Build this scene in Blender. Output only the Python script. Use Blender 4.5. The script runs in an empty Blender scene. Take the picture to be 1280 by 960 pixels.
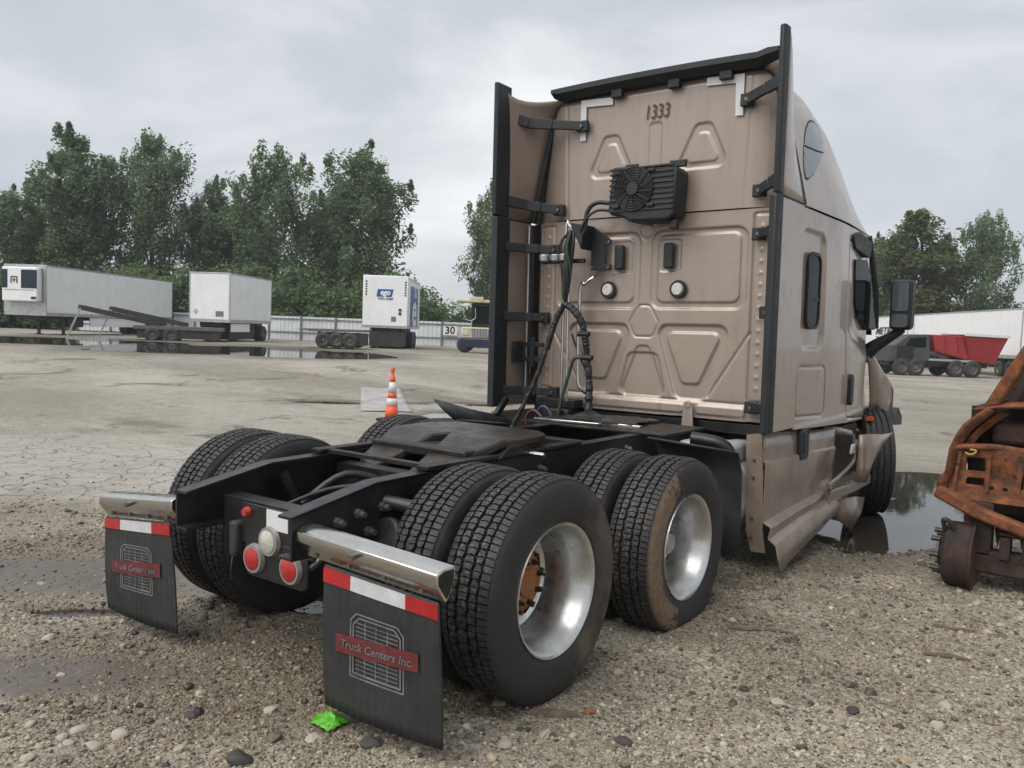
import bpy, bmesh, math, random
import numpy as np
from mathutils import Vector, Matrix

random.seed(7)
rng = np.random.default_rng(11)
scene = bpy.context.scene
col = scene.collection

# ------------------------------------------------------------------ camera
cd = bpy.data.cameras.new('camera')
cam = bpy.data.objects.new('camera', cd)
col.objects.link(cam)
cd.sensor_width = 36.0
cd.lens = 36.0 * 1041.84 / 1280.0
cd.clip_start = 0.05
cd.clip_end = 3000
_f = Vector((-0.604413, 0.794174, -0.063021))
_r = Vector((0.793731, 0.607086, 0.037927))
_u = Vector((-0.068380, 0.027098, 0.997291))
cam.matrix_world = Matrix(((_r.x, _u.x, -_f.x, 3.195153), (_r.y, _u.y, -_f.y, -3.035189),
                           (_r.z, _u.z, -_f.z, 1.638693), (0, 0, 0, 1)))
scene.camera = cam

# ------------------------------------------------------------------ sky, sun, exposure
SUN_EL, SUN_AZ = math.radians(54), math.radians(196)      # azimuth clockwise from +Y
world = bpy.data.worlds.new('World')
scene.world = world
world.use_nodes = True
wt = world.node_tree
wt.nodes.clear()
def wn(t, **k):
    n = wt.nodes.new(t)
    for a, b in k.items(): setattr(n, a, b)
    return n
w_out = wn('ShaderNodeOutputWorld')
w_bg = wn('ShaderNodeBackground')
w_bg.inputs['Strength'].default_value = 0.1
w_sky = wn('ShaderNodeTexSky', sky_type='NISHITA', sun_disc=False)
w_sky.sun_elevation = SUN_EL
w_sky.sun_rotation = SUN_AZ
w_tc = wn('ShaderNodeTexCoord')
w_map = wn('ShaderNodeMapping')
w_map.inputs['Scale'].default_value = (1.0, 1.0, 2.6)
w_map.inputs['Location'].default_value = (0.35, 0.2, 0.1)
w_n1 = wn('ShaderNodeTexNoise'); w_n1.inputs['Scale'].default_value = 1.7; w_n1.inputs['Detail'].default_value = 6; w_n1.inputs['Roughness'].default_value = 0.52
w_n1.inputs['Distortion'].default_value = 0.4
w_r = wn('ShaderNodeValToRGB')
w_r.color_ramp.elements[0].position = 0.34; w_r.color_ramp.elements[0].color = (2.6, 2.8, 3.05, 1)
w_r.color_ramp.elements[1].position = 0.70; w_r.color_ramp.elements[1].color = (5.0, 5.05, 5.1, 1)
e = w_r.color_ramp.elements.new(0.5); e.color = (3.2, 3.35, 3.55, 1)
w_mix = wn('ShaderNodeMix', data_type='RGBA'); w_mix.inputs[0].default_value = 0.94
wt.links.new(w_tc.outputs['Generated'], w_map.inputs['Vector'])
wt.links.new(w_map.outputs[0], w_n1.inputs['Vector'])
wt.links.new(w_n1.outputs['Fac'], w_r.inputs['Fac'])
wt.links.new(w_sky.outputs[0], w_mix.inputs[6])
wt.links.new(w_r.outputs[0], w_mix.inputs[7])
wt.links.new(w_mix.outputs[2], w_bg.inputs['Color'])
wt.links.new(w_bg.outputs[0], w_out.inputs['Surface'])

sd = bpy.data.lights.new('sun', 'SUN')
sd.energy = 1.5
sd.angle = math.radians(60)
sd.color = (1.0, 0.97, 0.93)
sun = bpy.data.objects.new('sun', sd)
col.objects.link(sun)
_sdir = Vector((math.sin(SUN_AZ) * math.cos(SUN_EL), math.cos(SUN_AZ) * math.cos(SUN_EL), math.sin(SUN_EL)))
sun.rotation_euler = _sdir.to_track_quat('Z', 'Y').to_euler()
sun.location = (0, 0, 30)

vs = scene.view_settings
vs.view_transform = 'Standard'
vs.look = 'None'
vs.exposure = 1.0
vs.gamma = 1.0
vs.use_curve_mapping = False
scene.cycles.max_bounces = 6
scene.cycles.diffuse_bounces = 3
scene.cycles.glossy_bounces = 3
scene.cycles.transparent_max_bounces = 8
scene.cycles.caustics_reflective = False
scene.cycles.caustics_refractive = False

# ------------------------------------------------------------------ mesh helpers
class MB:
    def __init__(s): s.v = []; s.f = []
    def add(s, v, f, M=None):
        o = len(s.v)
        for p in v:
            p = Vector(p)
            s.v.append(tuple(M @ p) if M is not None else tuple(p))
        s.f += [tuple(i + o for i in q) for q in f]
        return s
    def box(s, x0, x1, y0, y1, z0, z1, M=None):
        v = [(x0,y0,z0),(x1,y0,z0),(x1,y1,z0),(x0,y1,z0),(x0,y0,z1),(x1,y0,z1),(x1,y1,z1),(x0,y1,z1)]
        return s.add(v, [(3,2,1,0),(4,5,6,7),(0,1,5,4),(1,2,6,5),(2,3,7,6),(3,0,4,7)], M)
    def bar(s, p0, p1, w, h, up=(0,0,1)):
        p0, p1 = Vector(p0), Vector(p1); d = (p1 - p0).normalized(); u = Vector(up)
        a = d.cross(u)
        if a.length < 1e-4: a = d.cross(Vector((1,0,0)))
        a.normalize(); b = a.cross(d).normalized()
        v = []
        for p in (p0, p1):
            for (i, j) in ((-1,-1),(1,-1),(1,1),(-1,1)): v.append(p + a*i*w/2 + b*j*h/2)
        return s.add(v, [(3,2,1,0),(4,5,6,7),(0,1,5,4),(1,2,6,5),(2,3,7,6),(3,0,4,7)])
    def cyl(s, p0, p1, r0, r1=None, n=14, caps=True):
        r1 = r0 if r1 is None else r1
        p0, p1 = Vector(p0), Vector(p1); d = (p1 - p0).normalized()
        a = d.orthogonal().normalized(); b = d.cross(a)
        v = []
        for p, r in ((p0, r0), (p1, r1)):
            for k in range(n):
                t = 2*math.pi*k/n; v.append(p + a*r*math.cos(t) + b*r*math.sin(t))
        f = [(k, (k+1) % n, n+(k+1) % n, n+k) for k in range(n)]
        if caps: f += [tuple(range(n))[::-1], tuple(range(n, 2*n))]
        return s.add(v, f)
    def tube(s, pts, r, n=8, smooth=0, flat=1.0):
        P = [Vector(p) for p in pts]
        if smooth:
            Q = []
            for i in range(len(P)-1):
                p0 = P[max(i-1,0)]; p1 = P[i]; p2 = P[i+1]; p3 = P[min(i+2,len(P)-1)]
                for k in range(smooth):
                    t = k/smooth
                    Q.append(0.5*((2*p1)+(p2-p0)*t+(2*p0-5*p1+4*p2-p3)*t*t+(3*p1-p0-3*p2+p3)*t**3))
            Q.append(P[-1]); 
            if isinstance(r, (list, tuple)):
                r = list(np.interp(np.linspace(0, len(P)-1, len(Q)), range(len(P)), r))
            P = Q
        rr = r if isinstance(r, (list, tuple)) else [r]*len(P)
        v = []; a = None
        for i, p in enumerate(P):
            d = (P[min(i+1,len(P)-1)] - P[max(i-1,0)]).normalized()
            if a is None: a = d.orthogonal().normalized()
            else:
                a = (a - d*a.dot(d))
                a = a.normalized() if a.length > 1e-6 else d.orthogonal().normalized()
            b = d.cross(a)
            for k in range(n):
                t = 2*math.pi*k/n; v.append(p + a*rr[i]*math.cos(t) + b*rr[i]*math.sin(t)*flat)
        f = []
        for i in range(len(P)-1):
            for k in range(n):
                f.append((i*n+k, i*n+(k+1) % n, (i+1)*n+(k+1) % n, (i+1)*n+k))
        f += [tuple(range(n))[::-1], tuple(range((len(P)-1)*n, len(P)*n))]
        return s.add(v, f)
    def prism(s, poly, axis, a0, a1, M=None):
        n = len(poly)
        def P(q, a): return (a,q[0],q[1]) if axis == 'X' else ((q[0],a,q[1]) if axis == 'Y' else (q[0],q[1],a))
        v = [P(q, a0) for q in poly] + [P(q, a1) for q in poly]
        f = [tuple(range(n))[::-1], tuple(range(n, 2*n))] + [(k, (k+1) % n, n+(k+1) % n, n+k) for k in range(n)]
        return s.add(v, f, M)
    def lathe(s, prof, n=48, o=(0,0,0), closed=False):
        v = []; m = len(prof)
        for k in range(n):
            t = 2*math.pi*k/n
            for (r, x) in prof: v.append((o[0]+x, o[1]+r*math.cos(t), o[2]+r*math.sin(t)))
        f = []
        for k in range(n):
            k2 = (k+1) % n
            for i in range(m if closed else m-1):
                i2 = (i+1) % m
                f.append((k*m+i, k*m+i2, k2*m+i2, k2*m+i))
        return s.add(v, f)
    def grid(s, rows):
        n = len(rows[0]); v = [p for r in rows for p in r]
        f = [(i*n+j, i*n+j+1, (i+1)*n+j+1, (i+1)*n+j) for i in range(len(rows)-1) for j in range(n-1)]
        return s.add(v, f)
    def build(s, name, mat, parent=None, smooth=None, bevel=0, seg=2, solid=0, offs=0, recalc=True):
        me = bpy.data.meshes.new(name)
        me.from_pydata([tuple(p) for p in s.v], [], s.f)
        if recalc:
            bm = bmesh.new(); bm.from_mesh(me)
            bmesh.ops.recalc_face_normals(bm, faces=bm.faces); bm.to_mesh(me); bm.free()
        return link(name, me, mat, parent, smooth, bevel, seg, solid, offs)

def link(name, me, mat=None, parent=None, smooth=None, bevel=0, seg=2, solid=0, offs=0):
    if mat is not None and len(me.materials) == 0: me.materials.append(mat)
    if smooth is not None:
        me.shade_smooth()
        me.set_sharp_from_angle(angle=math.radians(smooth))
    o = bpy.data.objects.new(name, me)
    col.objects.link(o)
    if parent is not None: o.parent = parent
    if solid:
        m = o.modifiers.new('solid', 'SOLIDIFY'); m.thickness = solid; m.offset = offs
    if bevel:
        m = o.modifiers.new('bevel', 'BEVEL'); m.width = bevel; m.segments = seg; m.limit_method = 'ANGLE'; m.angle_limit = math.radians(35)
        if smooth is None:
            me.shade_smooth(); me.set_sharp_from_angle(angle=math.radians(40))
    return o

def empty(name, loc=(0,0,0), rz=0.0):
    o = bpy.data.objects.new(name, None); col.objects.link(o)
    o.location = loc; o.rotation_euler = (0, 0, rz); o.empty_display_size = 0.3
    return o
def tag(o, label=None, cat=None, group=None, kind=None):
    if label: o['label'] = label
    if cat: o['category'] = cat
    if group: o['group'] = group
    if kind: o['kind'] = kind
    return o
def copy_tree(o, parent=None):
    c = o.copy(); col.objects.link(c); c.parent = parent
    for ch in o.children: copy_tree(ch, c)
    return c
def fast_mesh(name, V, F):
    """V (n,3) array, F (m,k) array of equal-size polygons"""
    me = bpy.data.meshes.new(name)
    V = np.asarray(V, np.float32); F = np.asarray(F, np.int32); k = F.shape[1]
    me.vertices.add(len(V)); me.vertices.foreach_set('co', V.ravel())
    me.loops.add(F.size); me.loops.foreach_set('vertex_index', F.ravel())
    me.polygons.add(len(F)); me.polygons.foreach_set('loop_start', np.arange(0, F.size, k, dtype=np.int32))
    me.update(calc_edges=True); me.validate()
    return me
def rrect(x0, x1, y0, y1, r, n=5):
    P = []
    for cx, cy, a in ((x1-r,y1-r,0),(x0+r,y1-r,90),(x0+r,y0+r,180),(x1-r,y0+r,270)):
        for k in range(n+1):
            t = math.radians(a + 90*k/n); P.append((cx+r*math.cos(t), cy+r*math.sin(t)))
    return P

_txt = {}
def text_geo(body, size=1.0, shear=0.0, bold=0.0):
    cu = bpy.data.curves.new('txt', 'FONT'); cu.body = body; cu.size = size; cu.align_x = 'CENTER'; cu.align_y = 'CENTER'
    cu.shear = shear; cu.offset = bold; cu.resolution_u = 3
    o = bpy.data.objects.new('txt', cu); col.objects.link(o)
    dg = bpy.context.evaluated_depsgraph_get(); dg.update()
    me = o.evaluated_get(dg).to_mesh()
    V = [tuple(v.co) for v in me.vertices]; F = [tuple(p.vertices) for p in me.polygons]
    o.evaluated_get(dg).to_mesh_clear(); bpy.data.objects.remove(o); bpy.data.curves.remove(cu)
    return V, F
# lettering is made first, while the scene is still light
T_1333 = text_geo('1333', 0.155, 0.14, 0.0008)
T_EGO = text_geo('ego', 0.44, 0.2, 0.022)
T_EGO2 = text_geo('TOTL CORP', 0.17, 0.1, 0.006)
T_E = text_geo('e', 3.0, 0.1, 0.08)
T_SU = text_geo('SU', 0.9, 0.1, 0.02)
T_30 = text_geo('30', 0.72, 0.0, 0.015)
T_METRO = text_geo('METRO', 0.85, 0.25, 0.02)
T_FLAP = text_geo('Truck Centers Inc.', 0.050, 0.2, 0.0008)
def place_text(T, o, ux, uy, name, mat, parent, sx=1.0):
    """text plane spanned by ux, uy at o"""
    o, ux, uy = Vector(o), Vector(ux), Vector(uy)
    mb = MB(); mb.add([o + ux*v[0]*sx + uy*v[1] for v in T[0]], T[1])
    return mb.build(name, mat, parent, recalc=False)

# ------------------------------------------------------------------ numpy noise
def _hash(ix, iy, s):
    n = (ix.astype(np.int64)*374761393 + iy.astype(np.int64)*668265263 + s*982451653) & 0x7fffffff
    n = ((n ^ (n >> 13)) * 1274126177) & 0x7fffffff
    return ((n ^ (n >> 16)) & 0xffff) / 65535.0
def vnoise(x, y, s=0):
    ix = np.floor(x); iy = np.floor(y); fx = x-ix; fy = y-iy
    fx = fx*fx*(3-2*fx); fy = fy*fy*(3-2*fy)
    a = _hash(ix,iy,s); b = _hash(ix+1,iy,s); c = _hash(ix,iy+1,s); d = _hash(ix+1,iy+1,s)
    return (a*(1-fx)+b*fx)*(1-fy)+(c*(1-fx)+d*fx)*fy
def fbm(x, y, s=0, o=4):
    t = 0; a = 0.5
    for k in range(o):
        t = t + a*(vnoise(x, y, s+k)-0.5); x = x*2.03+11.3; y = y*2.03+5.7; a *= 0.5
    return t
def sstep(a, b, x):
    t = np.clip((x-a)/(b-a), 0, 1); return t*t*(3-2*t)

# ------------------------------------------------------------------ materials
MATS = {}
class NT:
    def __init__(s, name):
        s.m = bpy.data.materials.new(name); s.m.use_nodes = True; s.t = s.m.node_tree; s.t.nodes.clear()
        s.out = s.n('ShaderNodeOutputMaterial'); s.b = s.n('ShaderNodeBsdfPrincipled')
        s.l(s.b.outputs[0], s.out.inputs[0])
    def n(s, t, **k):
        n = s.t.nodes.new(t)
        for a, b in k.items(): setattr(n, a, b)
        return n
    def l(s, a, b): s.t.links.new(a, b)
    def set(s, **k):
        for a, b in k.items(): s.b.inputs[a.replace('_', ' ')].default_value = b
    def noise(s, vec, scale, detail=4, rough=0.55, dist=0.0):
        n = s.n('ShaderNodeTexNoise'); n.inputs['Scale'].default_value = scale; n.inputs['Detail'].default_value = detail
        n.inputs['Roughness'].default_value = rough; n.inputs['Distortion'].default_value = dist
        if vec is not None: s.l(vec, n.inputs['Vector'])
        return n.outputs['Fac']
    def ramp(s, fac, *st):
        r = s.n('ShaderNodeValToRGB'); e = r.color_ramp.elements
        while len(e) < len(st): e.new(0.5)
        for i, (p, c) in enumerate(st):
            e[i].position = p; e[i].color = (c, c, c, 1) if not isinstance(c, tuple) else (c + (1,) if len(c) == 3 else c)
        s.l(fac, r.inputs['Fac']); return r.outputs['Color']
    def math(s, op, a, b=None, c=None, clamp=False):
        n = s.n('ShaderNodeMath', operation=op, use_clamp=clamp)
        for i, x in enumerate((a, b, c)):
            if x is None: continue
            if isinstance(x, (int, float)): n.inputs[i].default_value = x
            else: s.l(x, n.inputs[i])
        return n.outputs[0]
    def mix(s, f, a, b, mode='MIX'):
        n = s.n('ShaderNodeMix', data_type='RGBA', blend_type=mode)
        for i, x in ((0, f), (6, a), (7, b)):
            if isinstance(x, (int, float)): n.inputs[i].default_value = x
            elif isinstance(x, tuple): n.inputs[i].default_value = x + (1,) if len(x) == 3 else x
            else: s.l(x, n.inputs[i])
        return n.outputs[2]
    def bump(s, h, strength=0.3, dist=0.01, normal=None):
        n = s.n('ShaderNodeBump'); n.inputs['Strength'].default_value = strength; n.inputs['Distance'].default_value = dist
        s.l(h, n.inputs['Height'])
        if normal is not None: s.l(normal, n.inputs['Normal'])
        return n.outputs[0]

def mat(name, base, rough=0.5, metal=0.0, var=0.12, vscale=4.0, dirt=None, damt=0.5, dscale=3.0, bump=0.0, bscale=60.0, coat=0.0, rvar=0.12, spec=0.5):
    k = NT(name)
    tc = k.n('ShaderNodeTexCoord').outputs['Object']
    n1 = k.noise(tc, vscale, 5, 0.6)
    lo = tuple(c*(1-var) for c in base); hi = tuple(min(1, c*(1+var)) for c in base)
    c = k.ramp(n1, (0.3, lo), (0.7, hi))
    if dirt is not None:
        n2 = k.noise(tc, dscale, 7, 0.68, 0.3)
        f = k.math('MULTIPLY', k.ramp(n2, (0.42, 0.0), (0.68, 1.0)), damt)
        c = k.mix(f, c, dirt)
    k.l(c, k.b.inputs['Base Color'])
    n3 = k.noise(tc, vscale*2.3, 4, 0.6)
    r = k.ramp(n3, (0.25, max(0.02, rough-rvar)), (0.75, min(1, rough+rvar)))
    k.l(r, k.b.inputs['Roughness'])
    k.set(Metallic=metal, Specular_IOR_Level=spec)
    if coat: k.set(Coat_Weight=coat, Coat_Roughness=0.04)
    if bump:
        k.l(k.bump(k.noise(tc, bscale, 4, 0.6), bump, 0.01), k.b.inputs['Normal'])
    MATS[name] = k.m
    return k.m

TAN = (0.375, 0.303, 0.252)
def tan_paint():
    k = NT('tan_paint'); tc = k.n('ShaderNodeTexCoord').outputs['Object']
    c = k.ramp(k.noise(tc, 1.5, 5, 0.6), (0.3, tuple(x*0.95 for x in TAN)), (0.7, tuple(x*1.04 for x in TAN)))
    mp = k.n('ShaderNodeMapping'); mp.inputs['Scale'].default_value = (14, 14, 0.9); k.l(tc, mp.inputs[0])
    st = k.math('MULTIPLY', k.ramp(k.noise(mp.outputs[0], 1.0, 6, 0.65), (0.50, 0.0), (0.72, 1.0)), k.ramp(k.noise(tc, 1.3, 4, 0.6), (0.40, 0.0), (0.62, 1.0)))
    c = k.mix(k.math('MULTIPLY', st, 0.5), c, (0.20, 0.155, 0.12))
    gr = k.ramp(k.noise(tc, 3.0, 8, 0.72, 0.4), (0.50, 0.0), (0.70, 1.0))
    c = k.mix(k.math('MULTIPLY', gr, 0.35), c, (0.235, 0.185, 0.145))
    sp = k.ramp(k.noise(tc, 130, 2, 0.5), (0.70, 0.0), (0.76, 1.0))
    c = k.mix(k.math('MULTIPLY', sp, 0.5), c, (0.15, 0.115, 0.09))
    k.l(c, k.b.inputs['Base Color'])
    k.l(k.ramp(gr, (0.0, 0.32), (1.0, 0.5)), k.b.inputs['Roughness'])
    k.set(Metallic=0.25, Coat_Weight=0.55, Coat_Roughness=0.04)
    k.l(k.ramp(gr, (0.0, 0.03), (1.0, 0.14)), k.b.inputs['Coat Roughness'])
    return k.m
m_tan = tan_paint()
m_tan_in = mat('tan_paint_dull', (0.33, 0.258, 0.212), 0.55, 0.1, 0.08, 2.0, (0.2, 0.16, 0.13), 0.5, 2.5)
m_tan_dirty = mat('tan_paint_dirty', (0.285, 0.22, 0.172), 0.40, 0.2, 0.1, 2.5, (0.15, 0.115, 0.085), 0.6, 4.5, coat=0.35)
m_plastic = mat('black_plastic', (0.014, 0.016, 0.019), 0.55, 0, 0.2, 6, (0.034, 0.033, 0.031), 0.5, 5, 0.05, 180)
m_rubber = mat('black_rubber_trim', (0.017, 0.020, 0.024), 0.6, 0, 0.15, 5, (0.036, 0.035, 0.034), 0.4, 3)
m_frame = mat('black_chassis_paint', (0.010, 0.011, 0.013), 0.36, 0, 0.3, 6, (0.045, 0.038, 0.031), 0.5, 4, 0.08, 40)
m_grime = mat('greasy_black_steel', (0.009, 0.0085, 0.008), 0.5, 0.2, 0.4, 9, (0.05, 0.04, 0.03), 0.6, 6, 0.25, 30)
m_fifth = mat('worn_fifth_wheel_steel', (0.030, 0.027, 0.024), 0.42, 0.35, 0.4, 7, (0.10, 0.078, 0.058), 0.6, 3.5, 0.25, 25)
m_alu = mat('polished_aluminium', (0.66, 0.66, 0.65), 0.33, 1.0, 0.08, 8, (0.38, 0.35, 0.31), 0.55, 9, rvar=0.12)
m_steel = mat('bright_stainless', (0.70, 0.69, 0.66), 0.2, 1.0, 0.1, 6, (0.4, 0.36, 0.3), 0.45, 6, 0.03, 20)
m_alu_dull = mat('dull_aluminium', (0.52, 0.53, 0.54), 0.42, 0.8, 0.1, 5, (0.3, 0.28, 0.25), 0.5, 4)
m_rust = mat('rust_orange', (0.20, 0.068, 0.024), 0.85, 0, 0.55, 14, (0.05, 0.026, 0.018), 0.9, 6.5, 0.7, 45)
m_rust_d = mat('burnt_dark_metal', (0.026, 0.019, 0.016), 0.85, 0, 0.5, 12, (0.10, 0.042, 0.02), 0.5, 5, 0.5, 35)
m_hubrust = mat('hub_rust', (0.36, 0.145, 0.05), 0.75, 0, 0.25, 18, (0.16, 0.06, 0.025), 0.6, 14, 0.2, 60)
m_nut = mat('lug_nut_steel', (0.06, 0.05, 0.045), 0.45, 0.5, 0.3, 20)
m_bolt = mat('bolt_steel', (0.16, 0.15, 0.14), 0.45, 0.6, 0.2, 20)
m_white_p = mat('white_trailer_paint', (0.88, 0.89, 0.89), 0.45, 0, 0.04, 1.2, (0.68, 0.67, 0.64), 0.3, 0.9)
m_white_c = mat('white_corrugated_panel', (0.66, 0.69, 0.71), 0.5, 0, 0.05, 0.6, (0.42, 0.42, 0.41), 0.4, 0.5)
m_cream = mat('cream_paint', (0.58, 0.52, 0.36), 0.5, 0, 0.1, 3, (0.3, 0.25, 0.18), 0.4, 2)
m_strap = mat('faded_yellow_strap', (0.42, 0.30, 0.08), 0.6, 0, 0.2, 20)
m_grey_p = mat('grey_painted_steel', (0.20, 0.21, 0.22), 0.5, 0.1, 0.15, 3, (0.1, 0.09, 0.08), 0.5, 2)
m_grey_rim = mat('dull_dirty_rim', (0.14, 0.135, 0.13), 0.6, 0.2, 0.25, 6, (0.06, 0.05, 0.045), 0.6, 4)
m_char = mat('charcoal_paint', (0.045, 0.048, 0.052), 0.5, 0, 0.2, 2, (0.09, 0.08, 0.07), 0.5, 2)
m_dark_steel = mat('dark_underbody_steel', (0.028, 0.028, 0.030), 0.6, 0, 0.3, 3, (0.07, 0.055, 0.04), 0.5, 1.5)
m_deck = mat('weathered_wood_deck', (0.17, 0.14, 0.115), 0.8, 0, 0.3, 2, (0.09, 0.075, 0.06), 0.6, 2)
m_red = mat('red_paint', (0.33, 0.022, 0.028), 0.4, 0, 0.15, 2, (0.16, 0.03, 0.03), 0.5, 1.5)
m_blue = mat('blue_vinyl', (0.015, 0.10, 0.33), 0.4, 0, 0.05, 2)
m_navy = mat('navy_panel', (0.012, 0.020, 0.045), 0.35, 0, 0.2, 3)
m_letter = mat('dark_lettering', (0.02, 0.022, 0.025), 0.5, 0, 0.05, 2)
m_number = mat('dark_red_lettering', (0.10, 0.020, 0.020), 0.5, 0, 0.05, 2)
m_whitevinyl = mat('white_vinyl', (0.78, 0.78, 0.77), 0.4, 0, 0.05, 2)
m_tape = mat('pale_masking_tape', (0.66, 0.66, 0.66), 0.6, 0, 0.06, 8)
m_red_ref = mat('red_reflective_tape', (0.42, 0.018, 0.020), 0.3, 0, 0.12, 12, (0.2, 0.03, 0.03), 0.3, 10)
m_white_ref = mat('white_reflective_tape', (0.60, 0.61, 0.63), 0.3, 0, 0.08, 12, (0.4, 0.38, 0.35), 0.4, 10)
m_flap = mat('mudflap_rubber', (0.019, 0.020, 0.022), 0.62, 0, 0.2, 5, (0.058, 0.055, 0.051), 0.6, 4)
m_flapprint = mat('worn_flap_print', (0.17, 0.17, 0.17), 0.6, 0, 0.4, 12, (0.06, 0.06, 0.06), 0.5, 22)
m_flapred = mat('worn_red_flap_print', (0.17, 0.020, 0.022), 0.6, 0, 0.3, 10, (0.045, 0.028, 0.028), 0.85, 30)
m_lens = mat('red_lamp_lens', (0.42, 0.016, 0.014), 0.18, 0, 0.1, 30, coat=0.6, bump=0.15, bscale=130)
m_lenscl = mat('clear_lamp_lens', (0.50, 0.50, 0.42), 0.15, 0, 0.15, 30, coat=0.6, bump=0.2, bscale=130)
m_lamprim = mat('grey_lamp_bezel', (0.33, 0.31, 0.29), 0.4, 0.3, 0.1, 20)
m_lampw = mat('round_lamp_lens', (0.62, 0.60, 0.55), 0.3, 0, 0.15, 40, bump=0.4, bscale=90)
m_glass = mat('dark_glass', (0.008, 0.011, 0.012), 0.06, 0, 0.1, 3, spec=0.25, rvar=0.02)
m_glass_lt = mat('pale_reflecting_glass', (0.16, 0.18, 0.20), 0.06, 0.6, 0.05, 2, spec=0.8, rvar=0.02)
m_hose = mat('black_hose', (0.014, 0.014, 0.016), 0.45, 0, 0.2, 12, (0.06, 0.055, 0.05), 0.4, 10)
m_hose_r = mat('dark_red_hose', (0.10, 0.025, 0.022), 0.5, 0, 0.3, 14, (0.03, 0.025, 0.022), 0.6, 9)
m_hose_b = mat('dark_blue_hose', (0.025, 0.045, 0.085), 0.5, 0, 0.3, 14, (0.03, 0.025, 0.022), 0.6, 9)
m_hose_g = mat('dark_green_hose', (0.03, 0.05, 0.035), 0.5, 0, 0.3, 14)
m_orange = mat('orange_cone_plastic', (0.80, 0.115, 0.028), 0.5, 0, 0.06, 4, (0.55, 0.08, 0.03), 0.4, 6)
m_conew = mat('cone_reflective_collar', (0.66, 0.66, 0.68), 0.4, 0, 0.1, 6, (0.4, 0.38, 0.38), 0.5, 10)
m_green = mat('lime_green_plastic', (0.085, 0.36, 0.014), 0.45, 0, 0.25, 30)
m_wood = mat('splintered_wood', (0.12, 0.085, 0.06), 0.85, 0, 0.35, 15)
m_sheet = mat('dirty_pale_sheet', (0.40, 0.39, 0.37), 0.5, 0, 0.12, 2, (0.20, 0.18, 0.15), 0.85, 1.6)
m_bark = mat('grey_bark', (0.085, 0.072, 0.058), 0.9, 0, 0.3, 3, bump=0.6, bscale=12)
m_stone_dark = mat('dark_slate_stone', (0.050, 0.047, 0.044), 0.6, 0, 0.25, 12, bump=0.3, bscale=40)
m_stone = mat('pale_limestone', (0.40, 0.36, 0.30), 0.75, 0, 0.2, 14, (0.25, 0.2, 0.15), 0.5, 9, 0.3, 60)
m_brick = mat('red_brick_chip', (0.25, 0.10, 0.05), 0.85, 0, 0.2, 20)
m_bag = mat('black_plastic_sheet', (0.018, 0.018, 0.02), 0.4, 0, 0.3, 10)
m_tank = mat('grey_tank', (0.42, 0.43, 0.45), 0.4, 0.2, 0.12, 3, (0.24, 0.22, 0.2), 0.5, 3)

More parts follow.
